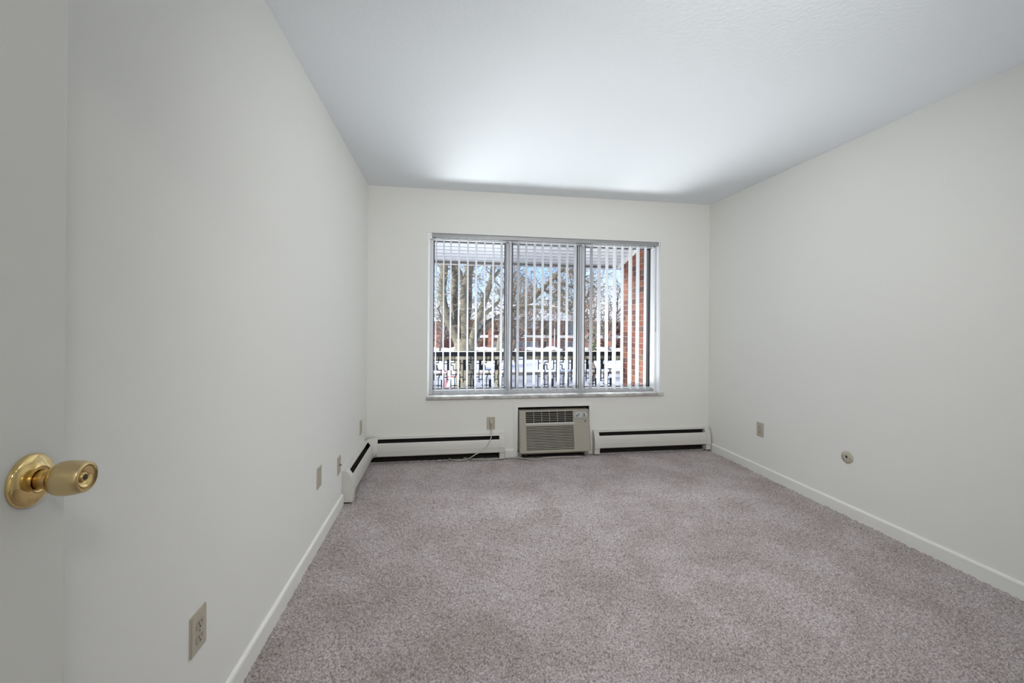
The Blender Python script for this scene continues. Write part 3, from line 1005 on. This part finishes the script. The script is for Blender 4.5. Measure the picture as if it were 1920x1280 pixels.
RY = 1.45
rl = empty('balcony_railing', (1.6, RY, -0.04))
tag(rl, 'black wrought metal balcony railing with geometric squares', 'railing')
MB().box((-2.74, RY - 0.022, 0.823), (2.978, RY + 0.022, 0.880)).build('top_rail', M['iron'], rl, bevel=0.003)
MB().box((-2.74, RY - 0.026, 0.8805), (2.978, RY + 0.026, 0.884)).build('rail_cap', M['far_white'], rl)
for xa in (1.563, 1.666):
    MB().box((xa, RY - 0.012, -0.04), (xa + 0.026, RY + 0.012, 0.823)).build('post', M['iron'], rl)
U = 0.2 / 355
zv = lambda v_: 0.8854 - (640 + v_ / 12.8 - 658.5) * 0.0067
T_ = 0.010
unit_bars = [  # (u0, v0, u1, v1)
    ('V', 5, 690, 990), ('H', 855, -65, 0), ('H', 530, -60, 0), ('V', -60, 440, 690), ('V', -65, 790, 1110),
    ('H', 915, 0, 85), ('V', 78, 790, 915), ('V', 92, 910, 1110), ('V', 95, 690, 795), ('H', 1055, 60, 225),
    ('H', 505, 90, 150), ('V', 92, 505, 570), ('H', 570, 65, 145), ('V', 142, 570, 685), ('H', 685, 142, 285),
    ('V', 172, 370, 520), ('H', 512, 130, 175), ('V', 250, 370, 480), ('H', 445, 0, 285),
    ('V', 230, 690, 790), ('H', 795, 78, 290), ('V', 192, 765, 855), ('H', 855, 170, 195), ('V', 172, 855, 1110)]
panels = [('lattice_panel', [0.299 - 0.2 * k for k in range(0, 15)][::-1] + [0.499, 0.699, 0.899, 1.0985, 1.2985], -2.60, 1.556), ('lattice_panel', [1.9, 2.1025, 2.305, 2.507, 2.7096], 1.695, 2.93)]
for nm, us, xlo, xhi in panels:
    pm = MB()

    def bar(xa, xb, za, zc):
        xa, xb = max(xa, xlo), min(xb, xhi)
        if xb - xa > 0.002:
            pm.box((xa, RY - 0.006, za), (xb, RY + 0.006, zc))
    for ux_ in us:
        for kd, p0, p1, p2 in unit_bars:
            if kd == 'V':
                bar(ux_ + p0 * U - T_ / 2, ux_ + p0 * U + T_ / 2, zv(p2), zv(p1))
            else:
                bar(ux_ + p1 * U, ux_ + p2 * U, zv(p0) - T_ / 2, zv(p0) + T_ / 2)
        bar(ux_, ux_ + 60 * U, zv(690), zv(440))
        bar(ux_ + 60 * U, ux_ + 92 * U, zv(690), zv(575))
        bar(ux_ + 228 * U, ux_ + 292 * U, zv(1108), zv(915))
        bar(ux_ + 20 * U, ux_ + 32 * U, 0.06, zv(1110))
        bar(ux_ + 200 * U, ux_ + 212 * U, 0.06, zv(1110))
        bar(ux_ + 172 * U - T_ / 2, ux_ + 172 * U + T_ / 2, zv(440), 0.823)
        bar(ux_ + 250 * U - T_ / 2, ux_ + 250 * U + T_ / 2, zv(440), 0.823)
    bar(xlo, xhi, zv(1128), zv(1108))
    bar(xlo, xhi, 0.045, 0.065)
    pm.build(nm, M['iron'], rl)

# ------------------------------------------------------------------ ground outside
GZ = -2.9


def ground_patch(name, x0, x1, y0, y1, z, m_, label, cat, amp, seed, n=70):
    r_ = np.random.default_rng(seed)
    gx, gy = np.meshgrid(np.linspace(x0, x1, n), np.linspace(y0, y1, n))
    zz = np.zeros_like(gx)
    for k in range(14):
        fx, fy = r_.normal(0, 0.5, 2)
        zz += np.sin(gx * fx + gy * fy + r_.uniform(0, 6.3))
    zz = z + zz * amp
    vs = np.stack([gx, gy, zz], -1).reshape(-1, 3)
    idx = np.arange(n * n).reshape(n, n)
    q = np.stack([idx[:-1, :-1], idx[:-1, 1:], idx[1:, 1:], idx[1:, :-1]], -1).reshape(-1, 4)
    mb = MB().add([tuple(v) for v in vs], [tuple(int(i) for i in f) for f in q], True)
    return struct(mb, name, m_, label, cat)


ground_patch('snow_ground', -60, 90, 31.2, 130, GZ, M['snow'], 'white snow covered lawn in front of the brick apartments', 'snow', 0.02, 3)
ground_patch('driveway', -60, 90, 12.5, 31.0, GZ - 0.05, M['asphalt'], 'grey slushy driveway beyond the balcony', 'driveway', 0.004, 5, 40)
ground_patch('snow_bank', -60, 90, 1.0, 12.6, GZ - 0.02, M['snow'], 'snow covered ground below the balcony', 'snow', 0.02, 6, 40)
struct(MB().box((-60, 30.6, GZ - 0.2), (90, 31.25, GZ + 0.10)), 'verge_kerb', M['mulch'], 'brown kerb edge between snow and driveway', 'kerb')

# ------------------------------------------------------------------ far apartment building
BY = 48.0
bld = empty('apartment_building', (12, BY + 5, GZ))
tag(bld, 'two storey red brick apartment building with snowy roof', 'building')


def bx(px):
    return at(px, 609, BY).x


EZ = 1.95
mpp = 51.8 / F_PX
pz = lambda py: 1.223 - (py - 609.5) * mpp
MB().box((-9, BY + 1.4, GZ - 0.1), (44, BY + 12, EZ)).build('wall', M['brick_far'], bld)
# roof: snow covered hip
rf = MB()
e0, e1, yy0, yy1 = -10, 45, BY - 0.9, BY + 13
rz, ry = 4.15, BY + 6
rf.add([(e0, yy0, EZ), (e1, yy0, EZ), (e1, yy1, EZ), (e0, yy1, EZ), (e0 + 5, ry, rz), (e1 - 5, ry, rz),
        (e0, yy0, EZ + 0.22), (e1, yy0, EZ + 0.22), (e1, yy1, EZ + 0.22), (e0, yy1, EZ + 0.22), (e0 + 5, ry, rz + 0.2), (e1 - 5, ry, rz + 0.2)],
       [(0, 1, 2, 3), (6, 7, 11, 10), (7, 8, 11), (8, 9, 10, 11), (9, 6, 10), (0, 6, 7, 1), (1, 7, 8, 2), (2, 8, 9, 3), (3, 9, 6, 0)])
rf.build('roof', M['snow'], bld)
MB().box((e0, yy0 - 0.03, EZ - 0.14), (e1, yy0 + 0.12, EZ + 0.01)).build('gutter', M['far_white'], bld)
MB().box((e0 + 0.3, yy0 + 0.1, EZ - 0.1), (e1 - 0.3, BY + 1.5, EZ - 0.02)).build('eave_soffit', M['far_white'], bld)
# upper floor band (balcony slab edge) and lintel
MB().box((bx(898), BY - 0.1, pz(634)), (44, BY + 1.4, pz(629))).build('floor_band', M['far_white'], bld)
MB().box((bx(898), BY + 0.5, pz(640)), (44, BY + 1.39, pz(634))).build('lintel', M['brick_far'], bld)
for a, b, dy in ((915.5, 923, -0.3), (962, 968.5, 0.1), (1034, 1046, -0.1), (1051, 1057, 0.3), (1096, 1104, 0.0), (1140, 1149.5, -0.4), (1164, 1172, 0.0), (1200, 1215, 0.0)):
    MB().box((bx(a), BY + dy, GZ - 0.1), (bx(b), BY + 1.39, EZ - 0.11)).build('pier', M['brick_far'], bld)
wing = MB().box((-9, BY - 1.8, GZ - 0.1), (bx(829.5), BY + 1.39, EZ - 0.35))
wing.build('wing', M['brick_far'], bld)
wr = MB()
w1 = bx(829.5) + 0.5
wr.add([(-9.5, BY - 2.8, EZ - 0.36), (w1, BY - 2.8, EZ - 0.36), (w1, BY + 3, EZ - 0.36), (-9.5, BY + 3, EZ - 0.36), (-9.5, BY - 2.8, EZ - 0.14), (w1, BY - 2.8, EZ - 0.14), (w1 - 1.5, BY + 3, EZ + 1.1), (-9.5, BY + 3, EZ + 1.1)],
       [(0, 1, 2, 3), (4, 5, 6, 7), (0, 4, 5, 1), (1, 5, 6, 2), (2, 6, 7, 3), (3, 7, 4, 0)])
wr.build('wing_roof', M['snow'], bld)
wins = [  # px0, px1, py0, py1, mullions, pane material
    (973, 1013.5, 600, 616, 3, 'far_pale'), (1020.5, 1031, 600, 628.5, 1, 'far_dark'), (1057.5, 1062.5, 600, 622, 1, 'far_pale'),
    (1065, 1090, 601, 628.5, 2, 'far_glass'), (936, 947, 608, 622, 1, 'far_glass'), (899, 913, 600, 618, 1, 'far_pale'), (1106, 1130, 604, 622, 2, 'far_glass'),
    (1151, 1160, 602, 626, 1, 'far_dark'), (838, 856, 604, 620, 2, 'far_glass'),
    (929, 948, 641, 655, 1, 'far_pale'), (972, 986, 641, 655, 1, 'far_glass'), (988, 1013, 641, 655, 2, 'far_glass'), (1020, 1031, 640, 656, 1, 'far_dark'),
    (1057, 1066, 640, 655, 1, 'far_glass'), (1068, 1092, 641, 655, 2, 'far_glass'), (1107, 1132, 641, 654, 2, 'far_pale'), (1150, 1160, 641, 655, 1, 'far_glass'), (884, 897, 640, 652, 1, 'far_glass')]
for a, b, c, d, nm_, pm_ in wins:
    xa, xb, za, zc = bx(a), bx(b), pz(d), pz(c)
    yw = BY + 1.40
    fo = MB()
    t = 0.09
    fo.box((xa, yw - 0.07, za), (xb, yw - 0.005, za + t)).box((xa, yw - 0.07, zc - t), (xb, yw - 0.005, zc))
    for k in range(nm_ + 1):
        xm = xa + (xb - xa - t) * k / nm_
        fo.box((xm, yw - 0.07, za + t), (xm + t, yw - 0.005, zc - t))
    fo = fo.build('window', M['far_white'], bld)
    for k in range(nm_):
        x_a = xa + (xb - xa - t) * k / nm_ + t
        x_b = xa + (xb - xa - t) * (k + 1) / nm_
        pmat = M[pm_] if not (pm_ == 'far_pale' and nm_ == 3 and k == 1) else M['far_glass']
        MB().box((x_a, yw - 0.045, za + t), (x_b, yw - 0.03, zc - t)).build('pane', pmat, fo)
MB().tube([(bx(1039.4), BY - 0.22, GZ), (bx(1039.4), BY - 0.22, EZ)], 0.075, 6).build('downspout', M['far_white'], bld)
br_ = MB()
for k in range(14):
    x = bx(1020) + k * (bx(1032) - bx(1020)) / 13
    br_.box((x - 0.02, BY - 0.05, pz(629)), (x + 0.02, BY - 0.01, pz(616)))
br_.box((bx(1020), BY - 0.06, pz(616)), (bx(1032), BY, pz(615)))
br_.build('balcony_rail', M['iron'], bld)

# hedges with snow caps
def hedge(px0, px1, label, seed):
    r_ = random.Random(seed)
    Y = 44.4
    x0, x1 = at(px0, 650, Y).x, at(px1, 650, Y).x
    root = empty('snowy_hedge', ((x0 + x1) / 2, Y, GZ))
    tag(root, label, 'hedge', 'snow capped hedges before the brick building')
    n_ = max(4, int((x1 - x0) / 0.35))
    mb, sb = MB(), MB()
    row, srow = [], []
    for i in range(n_ + 1):
        x = x0 + (x1 - x0) * i / n_
        h = 1.18 + r_.uniform(-0.14, 0.12)
        row.append([(x, Y - 0.45 + r_.uniform(-.1, .1), GZ - 0.05), (x, Y - 0.55 + r_.uniform(-.1, .1), GZ + 0.6), (x, Y - 0.40, GZ + h), (x, Y + 0.40, GZ + h), (x, Y + 0.5, GZ + 0.6), (x, Y + 0.45, GZ - 0.05)])
        e = r_.uniform(0.26, 0.40) if 0 < i < n_ else 0.05
        srow.append([(x, Y - 0.58, GZ + h - r_.uniform(0.0, 0.14)), (x, Y - 0.45, GZ + h + e * 0.7), (x, Y, GZ + h + e), (x, Y + 0.45, GZ + h + e * 0.7), (x, Y + 0.58, GZ + h - 0.02)])
    for mbx, rw in ((mb, row), (sb, srow)):
        k = len(rw[0])
        vs = [p for q in rw for p in q]
        fs = [(i * k + j, (i + 1) * k + j, (i + 1) * k + j + 1, i * k + j + 1) for i in range(len(rw) - 1) for j in range(k - 1)]
        fs += [tuple(range(k)), tuple((len(rw) - 1) * k + j for j in reversed(range(k)))]
        mbx.add(vs, fs, mbx is sb)
    mb.build('foliage', M['hedge'], root)
    sb.build('snow_cap', M['snow'], root)


hedge(795, 972, 'snow capped hedge left of the path, partly behind the big tree', 1)
hedge(985, 1054, 'snow capped hedge in the middle, right of the path gap', 2)
hedge(1062, 1180, 'snow capped hedge on the right beside the balcony brick wall', 3)

# ------------------------------------------------------------------ trees
def curve(pts, n):
    out = []
    for i in range(len(pts) - 1):
        p0, p1, p2, p3 = pts[max(i - 1, 0)], pts[i], pts[i + 1], pts[min(i + 2, len(pts) - 1)]
        for k in range(n):
            t = k / n
            out.append(0.5 * ((2 * p1) + (p2 - p0) * t + (2 * p0 - 5 * p1 + 4 * p2 - p3) * t * t + (3 * p1 - p0 - 3 * p2 + p3) * t ** 3))
    out.append(pts[-1])
    return out


def sprout(mb, rg, p, d, ln_, r_, depth, tips, sides=5):
    n_ = 5
    pts, rad = [p.copy()], [r_]
    q, dv = p.copy(), d.normalized()
    for k in range(n_):
        dv = (dv + Vector((rg.gauss(0, .2), rg.gauss(0, .2), rg.gauss(0.04, .2)))).normalized()
        q = q + dv * (ln_ / n_)
        pts.append(q.copy())
        rad.append(r_ * (1 - 0.75 * (k + 1) / n_))
    mb.tube(pts, rad, sides, cap=False)
    tips.append((pts[-1], pts[-2]))
    if depth > 0:
        for c in range(rg.randint(3, 5)):
            k = rg.randint(1, n_)
            base = pts[k]
            ax = (pts[k] - pts[k - 1]).normalized()
            side = ax.orthogonal().normalized()
            side.rotate(Matrix.Rotation(rg.uniform(0, 6.28), 3, ax))
            nd = ax * rg.uniform(0.5, 1.0) + side * rg.uniform(0.6, 1.1)
            sprout(mb, rg, base, nd, ln_ * rg.uniform(0.45, 0.7), max(rad[k] * 0.7, r_ * 0.35), depth - 1, tips, 4)


def leaves(mb, rg, tips, prob, size, cnt):
    for p, q in tips:
        if rg.random() > prob:
            continue
        for k in range(rg.randint(1, cnt)):
            c = p + Vector((rg.gauss(0, size), rg.gauss(0, size), rg.gauss(0, size)))
            a = Vector((rg.gauss(0, 1), rg.gauss(0, 1), rg.gauss(0, 1))).normalized() * size * 0.8
            b = a.orthogonal().normalized() * size * 0.45
            mid = Vector((0, 0, size * .15))
            mb.add([c - a, c + b * .8 + mid, c + a, c - b * .8 + mid], [(0, 1, 2), (0, 2, 3)])


big = empty('bare_tree', tuple(at(872, 640, 9.0).xy) + (GZ,))
tag(big, 'large bare forked tree just beyond the balcony railing, left side', 'tree')
rg = random.Random(11)
MP = 12.8 / F_PX
limbs = [  # list of (px, py, width px, y)
    [(874, 860, 44, 9.0), (873, 760, 41, 9.0), (873, 715, 40, 9.0), (872, 680, 40, 9.0), (870, 655, 40, 9.0), (869, 635, 33, 9.0)],
    [(866, 660, 20, 9.0), (856, 632, 18, 9.0), (842, 602, 17, 8.9), (833, 575, 16, 8.8), (829, 545, 15, 8.8), (832, 510, 15, 8.7), (832, 480, 14, 8.6), (828, 430, 13, 8.5)],
    [(869, 650, 18, 9.0), (863, 620, 17, 9.1), (856, 590, 16, 9.2), (852, 560, 15, 9.2), (853, 530, 14, 9.2), (856, 505, 12, 9.2), (857, 480, 11, 9.2), (861, 430, 10, 9.2)],
    [(853, 530, 9, 9.2), (851, 512, 8, 9.1), (846, 495, 8, 9.0), (838, 470, 7, 8.9)],
    [(874, 655, 20, 9.0), (873, 625, 18, 8.9), (872, 595, 17, 8.8), (870, 560, 15, 8.8), (872, 535, 15, 8.8), (877, 515, 14, 8.8), (882, 490, 13, 8.7), (886, 450, 12, 8.6)],
    [(868, 528, 9, 8.8), (863, 512, 8, 8.8), (860, 505, 7, 8.7), (856, 497, 6, 8.7)],
    [(874, 610, 11, 9.0), (879, 585, 10, 9.2), (881, 560, 9, 9.3), (881, 530, 9, 9.4), (884, 505, 8, 9.5), (890, 470, 7, 9.5)],
    [(880, 668, 18, 9.0), (886, 635, 14, 8.8), (893, 610, 12, 8.7), (900, 588, 11.5, 8.6), (910, 560, 11, 8.6), (918, 537, 10, 8.6), (922, 520, 9, 8.6), (925, 500, 9, 8.6), (932, 480, 8, 8.5)],
    [(921, 527, 7, 8.6), (930, 515, 6, 8.7), (938, 505, 5, 8.8), (945, 497, 4, 8.9)],
    [(884, 655, 13, 9.0), (893, 635, 10, 9.2), (903, 618, 8, 9.4), (920, 600, 7, 9.6), (945, 588, 6, 9.8)],
    [(895, 606, 9, 8.8), (908, 590, 7, 8.6), (925, 575, 6, 8.4), (938, 560, 5, 8.3), (945, 540, 4, 8.2)],
]
mb = MB()
tips = []
axes = []
for lb_ in limbs:
    base = [at(a, b, y) for a, b, w_, y in lb_]
    wr_ = [w_ * MP / 2 for a, b, w_, y in lb_]
    pts = curve(base, 5)
    rr = list(np.interp(np.linspace(0, len(wr_) - 1, len(pts)), range(len(wr_)), wr_))
    rr = [max(0.01, v_ * (1 + rg.uniform(-.06, .06))) for v_ in rr]
    mb.tube(pts, rr, 12)
    axes.append((pts, rr))
for li, (pts, rr) in enumerate(axes[1:]):
    for k in range(6, len(pts)):
        if rg.random() < 0.75:
            ax = (pts[k] - pts[k - 1]).normalized()
            side = ax.orthogonal().normalized()
            side.rotate(Matrix.Rotation(rg.uniform(0, 6.28), 3, ax))
            sprout(mb, rg, pts[k], ax * rg.uniform(.1, .6) + side, rg.uniform(0.5, 1.2), rg.uniform(0.008, 0.018), 2, tips)
mb.build('trunk_and_branches', M['bark'], big)
lf = MB()
leaves(lf, rg, tips, 0.25, 0.035, 3)
lf.build('dry_leaves', M['leaf'], big)

oak = empty('bare_tree', tuple(at(935, 640, 14.0).xy) + (GZ,))
tag(oak, 'leaning bare tree with rusty dry leaves seen through the middle window pane', 'tree')
rg = random.Random(23)
MP2 = 17.8 / F_PX
limbs = [
    [(934, 780, 16, 14), (934, 690, 14, 14), (938, 640, 13, 14), (946, 612, 12, 14), (957, 596, 11, 14), (972, 584, 10, 14), (985, 572, 10, 14), (1000, 560, 9.5, 14), (1014, 545, 9, 14), (1030, 528, 9, 14), (1046, 512, 8, 14), (1060, 500, 8, 14), (1078, 480, 7, 14), (1095, 455, 6, 14)],
    [(942, 618, 7, 14), (946, 596, 7, 13.8), (950, 582, 6, 13.6), (962, 576, 6, 13.5), (985, 574, 6, 13.4), (1010, 575, 6, 13.3), (1035, 577, 6, 13.2), (1058, 583, 5, 13.1), (1082, 592, 4, 13.0), (1100, 598, 3, 13)],
    [(1018, 542, 5, 14), (1030, 548, 4.5, 14.2), (1042, 556, 4, 14.4), (1056, 560, 3, 14.6), (1070, 575, 2.5, 14.6)],
    [(1030, 528, 5, 14), (1044, 535, 4, 13.8), (1056, 545, 4, 13.6), (1064, 562, 3, 13.4), (1070, 585, 2.5, 13.2)],
    [(960, 594, 6, 14), (962, 570, 5, 14.3), (965, 545, 5, 14.5), (972, 515, 4, 14.6), (976, 480, 4, 14.6)],
    [(1050, 508, 5, 14), (1070, 510, 4, 14), (1085, 520, 4, 14), (1105, 530, 3, 14), (1125, 548, 2, 14)],
    [(1040, 518, 4, 14), (1050, 530, 4, 14.5), (1075, 540, 3, 14.5), (1100, 560, 3, 14.6)],
]
mb = MB()
tips = []
axes = []
for lb_ in limbs:
    base = [at(a, b, y) for a, b, w_, y in lb_]
    wr_ = [w_ * MP2 / 2 for a, b, w_, y in lb_]
    pts = curve(base, 5)
    rr = list(np.interp(np.linspace(0, len(wr_) - 1, len(pts)), range(len(wr_)), wr_))
    mb.tube(pts, [max(0.012, v_ * (1 + rg.uniform(-.07, .07))) for v_ in rr], 10)
    axes.append((pts, rr))
for li, (pts, rr) in enumerate(axes):
    for k in range(12 if li == 0 else 3, len(pts)):
        for rep in range(2):
            if rg.random() < 0.62:
                ax = (pts[k] - pts[k - 1]).normalized()
                side = ax.orthogonal().normalized()
                side.rotate(Matrix.Rotation(rg.uniform(0, 6.28), 3, ax))
                sprout(mb, rg, pts[k], ax * rg.uniform(.1, .7) + side, rg.uniform(0.6, 1.6), rg.uniform(0.010, 0.022), 2, tips)
mb.build('trunk_and_branches', M['bark'], oak)
lf = MB()
leaves(lf, rg, tips, 0.55, 0.055, 4)
lf.build('dry_leaves', M['leaf'], oak)
sn = MB()
for li, (a, b) in ((1, (12, 44)),):
    pts, rr = axes[li]
    seg = [pts[k] + Vector((0, 0, rr[k] * 0.95)) for k in range(a, b)]
    cuts = [seg[0:7], seg[9:15], seg[17:22], seg[25:32]]
    for c_ in cuts:
        sn.tube(c_, [0.02] + [0.045] * (len(c_) - 2) + [0.02], 8)
sn.build('snow_on_branch', M['snow'], oak)


def far_tree(px, base_y, top_px, Y, seed, label, spread=0.42, leaf=0.0, m_='bark_far'):
    rg = random.Random(seed)
    p = at(px, 640, Y)
    p.z = GZ
    hgt_ = at(px, top_px, Y).z - GZ
    root = empty('bare_tree', tuple(p))
    tag(root, label, 'tree', 'bare trees behind the balcony railing')
    mb = MB()
    tips = []
    n_ = 9
    pts, rad = [], []
    q = p.copy()
    r0 = hgt_ * 0.018
    for k in range(n_ + 1):
        pts.append(q.copy())
        rad.append(r0 * (1 - 0.8 * k / n_))
        q = q + Vector((rg.gauss(0, .03), rg.gauss(0, .03), 0.85 / n_)) * hgt_
    mb.tube(pts, rad, 7)
    for k in range(3, n_ + 1):
        for c in range(5):
            t = rg.uniform(0, 6.28)
            sprout(mb, rg, pts[k], Vector((math.cos(t) * .8, math.sin(t) * .8, rg.uniform(.4, 1.2))), hgt_ * spread * rg.uniform(.5, 1) * (1.15 - k / n_ * .6), rad[k] * 0.55 + 0.01, 2, tips)
    mb.build('trunk_and_branches', M[m_], root)
    if leaf:
        lf = MB()
        leaves(lf, rg, tips, leaf, 0.10, 3)
        lf.build('dry_leaves', M['leaf'], root)


far_tree(1112, 0, 478, 26, 31, 'thin bare tree with pale dry leaves at the right, nearest the brick wall', leaf=0.35)
far_tree(1150, 0, 505, 32, 32, 'dark twiggy bare tree partly behind the balcony brick wall', leaf=0.1)
far_tree(1000, 0, 537, 76, 33, 'brownish bare tree rising behind the roof in the middle', leaf=0.2)
far_tree(1045, 0, 542, 78, 34, 'brownish bare tree rising behind the roof, right of the middle one', leaf=0.2)
far_tree(915, 0, 542, 78, 35, 'bare tree rising behind the roof beside the big tree fork', leaf=0.1)
far_tree(820, 0, 520, 34, 36, 'bare tree at the far left, half hidden by the big tree')
far_tree(970, 0, 470, 30, 37, 'slim bare tree behind the middle window bar')
far_tree(1108, 0, 548, 96, 38, 'bare tree rising behind the roof near the right window bar')

# blue grey woods on the horizon
rg = random.Random(77)
hz = MB()
for k in range(260):
    x = rg.uniform(-40, 90)
    Y = rg.uniform(105, 128)
    h = rg.uniform(5.5, 9.0)
    n_ = 6
    pts = [Vector((x + rg.gauss(0, .25), Y, GZ + h * j / n_)) for j in range(n_ + 1)]
    hz.tube(pts, [0.22 * (1 - .8 * j / n_) for j in range(n_ + 1)], 4, cap=False)
    for c in range(16):
        j = rg.randint(2, n_)
        d = Vector((rg.gauss(0, 1), rg.gauss(0, .4), abs(rg.gauss(.6, .5)))).normalized()
        hz.tube([pts[j], pts[j] + d * rg.uniform(.8, 1.7), pts[j] + d * rg.uniform(1.8, 2.8) + Vector((0, 0, .4))], [.08, .06, .03], 3, cap=False)
tag(hz.build('woods', M['bark_far'], None), 'distant bare woods along the horizon behind the roofs', 'woods', kind='stuff')

# small evergreen in front of the right part of the building
ev = empty('evergreen_shrub', tuple(at(1114, 640, 42.4).xy) + (GZ,))
tag(ev, 'olive green evergreen standing before the brick building, right window pane', 'shrub')
rg = random.Random(8)
p = at(1114, 640, 42.4)
p.z = GZ
mb = MB().tube([p, p + Vector((0, 0, 4.6))], [0.09, 0.02], 6)
mb.build('trunk', M['bark_far'], ev)
mb = MB()
for k in range(520):
    t = rg.random() ** 0.8
    a = rg.uniform(0, 6.28)
    r_ = 1.05 * (1 - t) + 0.05
    b = p + Vector((0, 0, 0.35 + 4.2 * t))
    d = Vector((math.cos(a), math.sin(a), rg.uniform(-.35, .35)))
    e = b + d * r_ * rg.uniform(.6, 1)
    w_ = d.orthogonal().normalized() * 0.09
    mb.add([b, (b + e) / 2 + w_, e, (b + e) / 2 - w_ * .6], [(0, 1, 2), (0, 2, 3)])
mb.build('needles', M['conifer'], ev)

# ------------------------------------------------------------------ parked car and marker
CYY = 16.2
cxl, cxr = at(831, 715, CYY).x, at(893, 715, CYY).x
cm = (cxl + cxr) / 2
hwid = (cxr - cxl) / 2
car = empty('parked_car', (cm, CYY + 2.0, GZ))
tag(car, 'red car with snow covered roof parked below, behind the big tree trunk', 'car')
prof_low = [(0, 0.30), (0.15, 0.72), (1.15, 0.92), (1.35, 0.95), (3.9, 0.98), (4.2, 0.85), (4.3, 0.32)]
body = MB().prism([(a, b) for a, b in prof_low], lambda a, b, t: (t, CYY + a, GZ + b), cm - hwid, cm + hwid)
body.build('body', M['car'], car, bevel=0.06)
cab = MB()
zz0, zz1 = GZ + 0.94, GZ + 1.42
q0 = [(cm - hwid * .94, CYY + 1.15, zz0), (cm + hwid * .94, CYY + 1.15, zz0), (cm + hwid * .94, CYY + 3.9, zz0), (cm - hwid * .94, CYY + 3.9, zz0)]
q1 = [(cm - hwid * .74, CYY + 1.85, zz1), (cm + hwid * .74, CYY + 1.85, zz1), (cm + hwid * .74, CYY + 3.2, zz1), (cm - hwid * .74, CYY + 3.2, zz1)]
cab.add(q0 + q1, [(0, 1, 5, 4), (1, 2, 6, 5), (2, 3, 7, 6), (3, 0, 4, 7), (4, 5, 6, 7)])
cab.build('cabin', M['car'], car, bevel=0.04)
ws = MB().add([(cm - hwid * .82, CYY + 1.185, zz0 + 0.03), (cm + hwid * .82, CYY + 1.185, zz0 + 0.03), (cm + hwid * .68, CYY + 1.78, zz1 - 0.05), (cm - hwid * .68, CYY + 1.78, zz1 - 0.05),
               (cm - hwid * .82, CYY + 1.165, zz0 + 0.035), (cm + hwid * .82, CYY + 1.165, zz0 + 0.035), (cm + hwid * .68, CYY + 1.76, zz1 - 0.045), (cm - hwid * .68, CYY + 1.76, zz1 - 0.045)],
              [(3, 2, 1, 0), (4, 5, 6, 7), (0, 1, 5, 4), (1, 2, 6, 5), (2, 3, 7, 6), (3, 0, 4, 7)])
ws.build('windscreen', M['car_glass'], car)
MB().box((cm - hwid * .72, CYY + 1.88, zz1), (cm + hwid * .72, CYY + 3.15, zz1 + 0.12)).build('roof_snow', M['snow'], car, bevel=0.05)
for sx in (-1, 1):
    for yy in (0.85, 3.35):
        MB().lathe([(0, -0.1), (0.31, -0.1), (0.31, 0.1), (0, 0.1)], (cm + sx * (hwid - 0.09), CYY + yy, GZ + 0.31), (1, 0, 0), 20).build('wheel', M['tyre'], car)
mk = at(834.5, 695.5, 27.0)
mko = empty('driveway_marker', (mk.x, mk.y, GZ))
tag(mko, 'small red round marker on a thin stake left of the big tree', 'marker')
MB().lathe([(0, -0.012), (0.075, -0.012), (0.075, 0.012), (0, 0.012)], tuple(mk), (0, 1, 0), 20).build('disc', M['red'], mko)
MB().tube([(mk.x, mk.y + 0.014, GZ - 0.05), (mk.x, mk.y + 0.014, mk.z + 0.03)], 0.012, 6).build('stake', M['far_white'], mko)

# ------------------------------------------------------------------ parts were modelled in world space: bring them under their roots
bpy.context.view_layer.update()
for o in ROOTED:
    if o.parent.type == 'EMPTY':
        o.matrix_parent_inverse = o.parent.matrix_world.inverted()
bpy.context.view_layer.update()
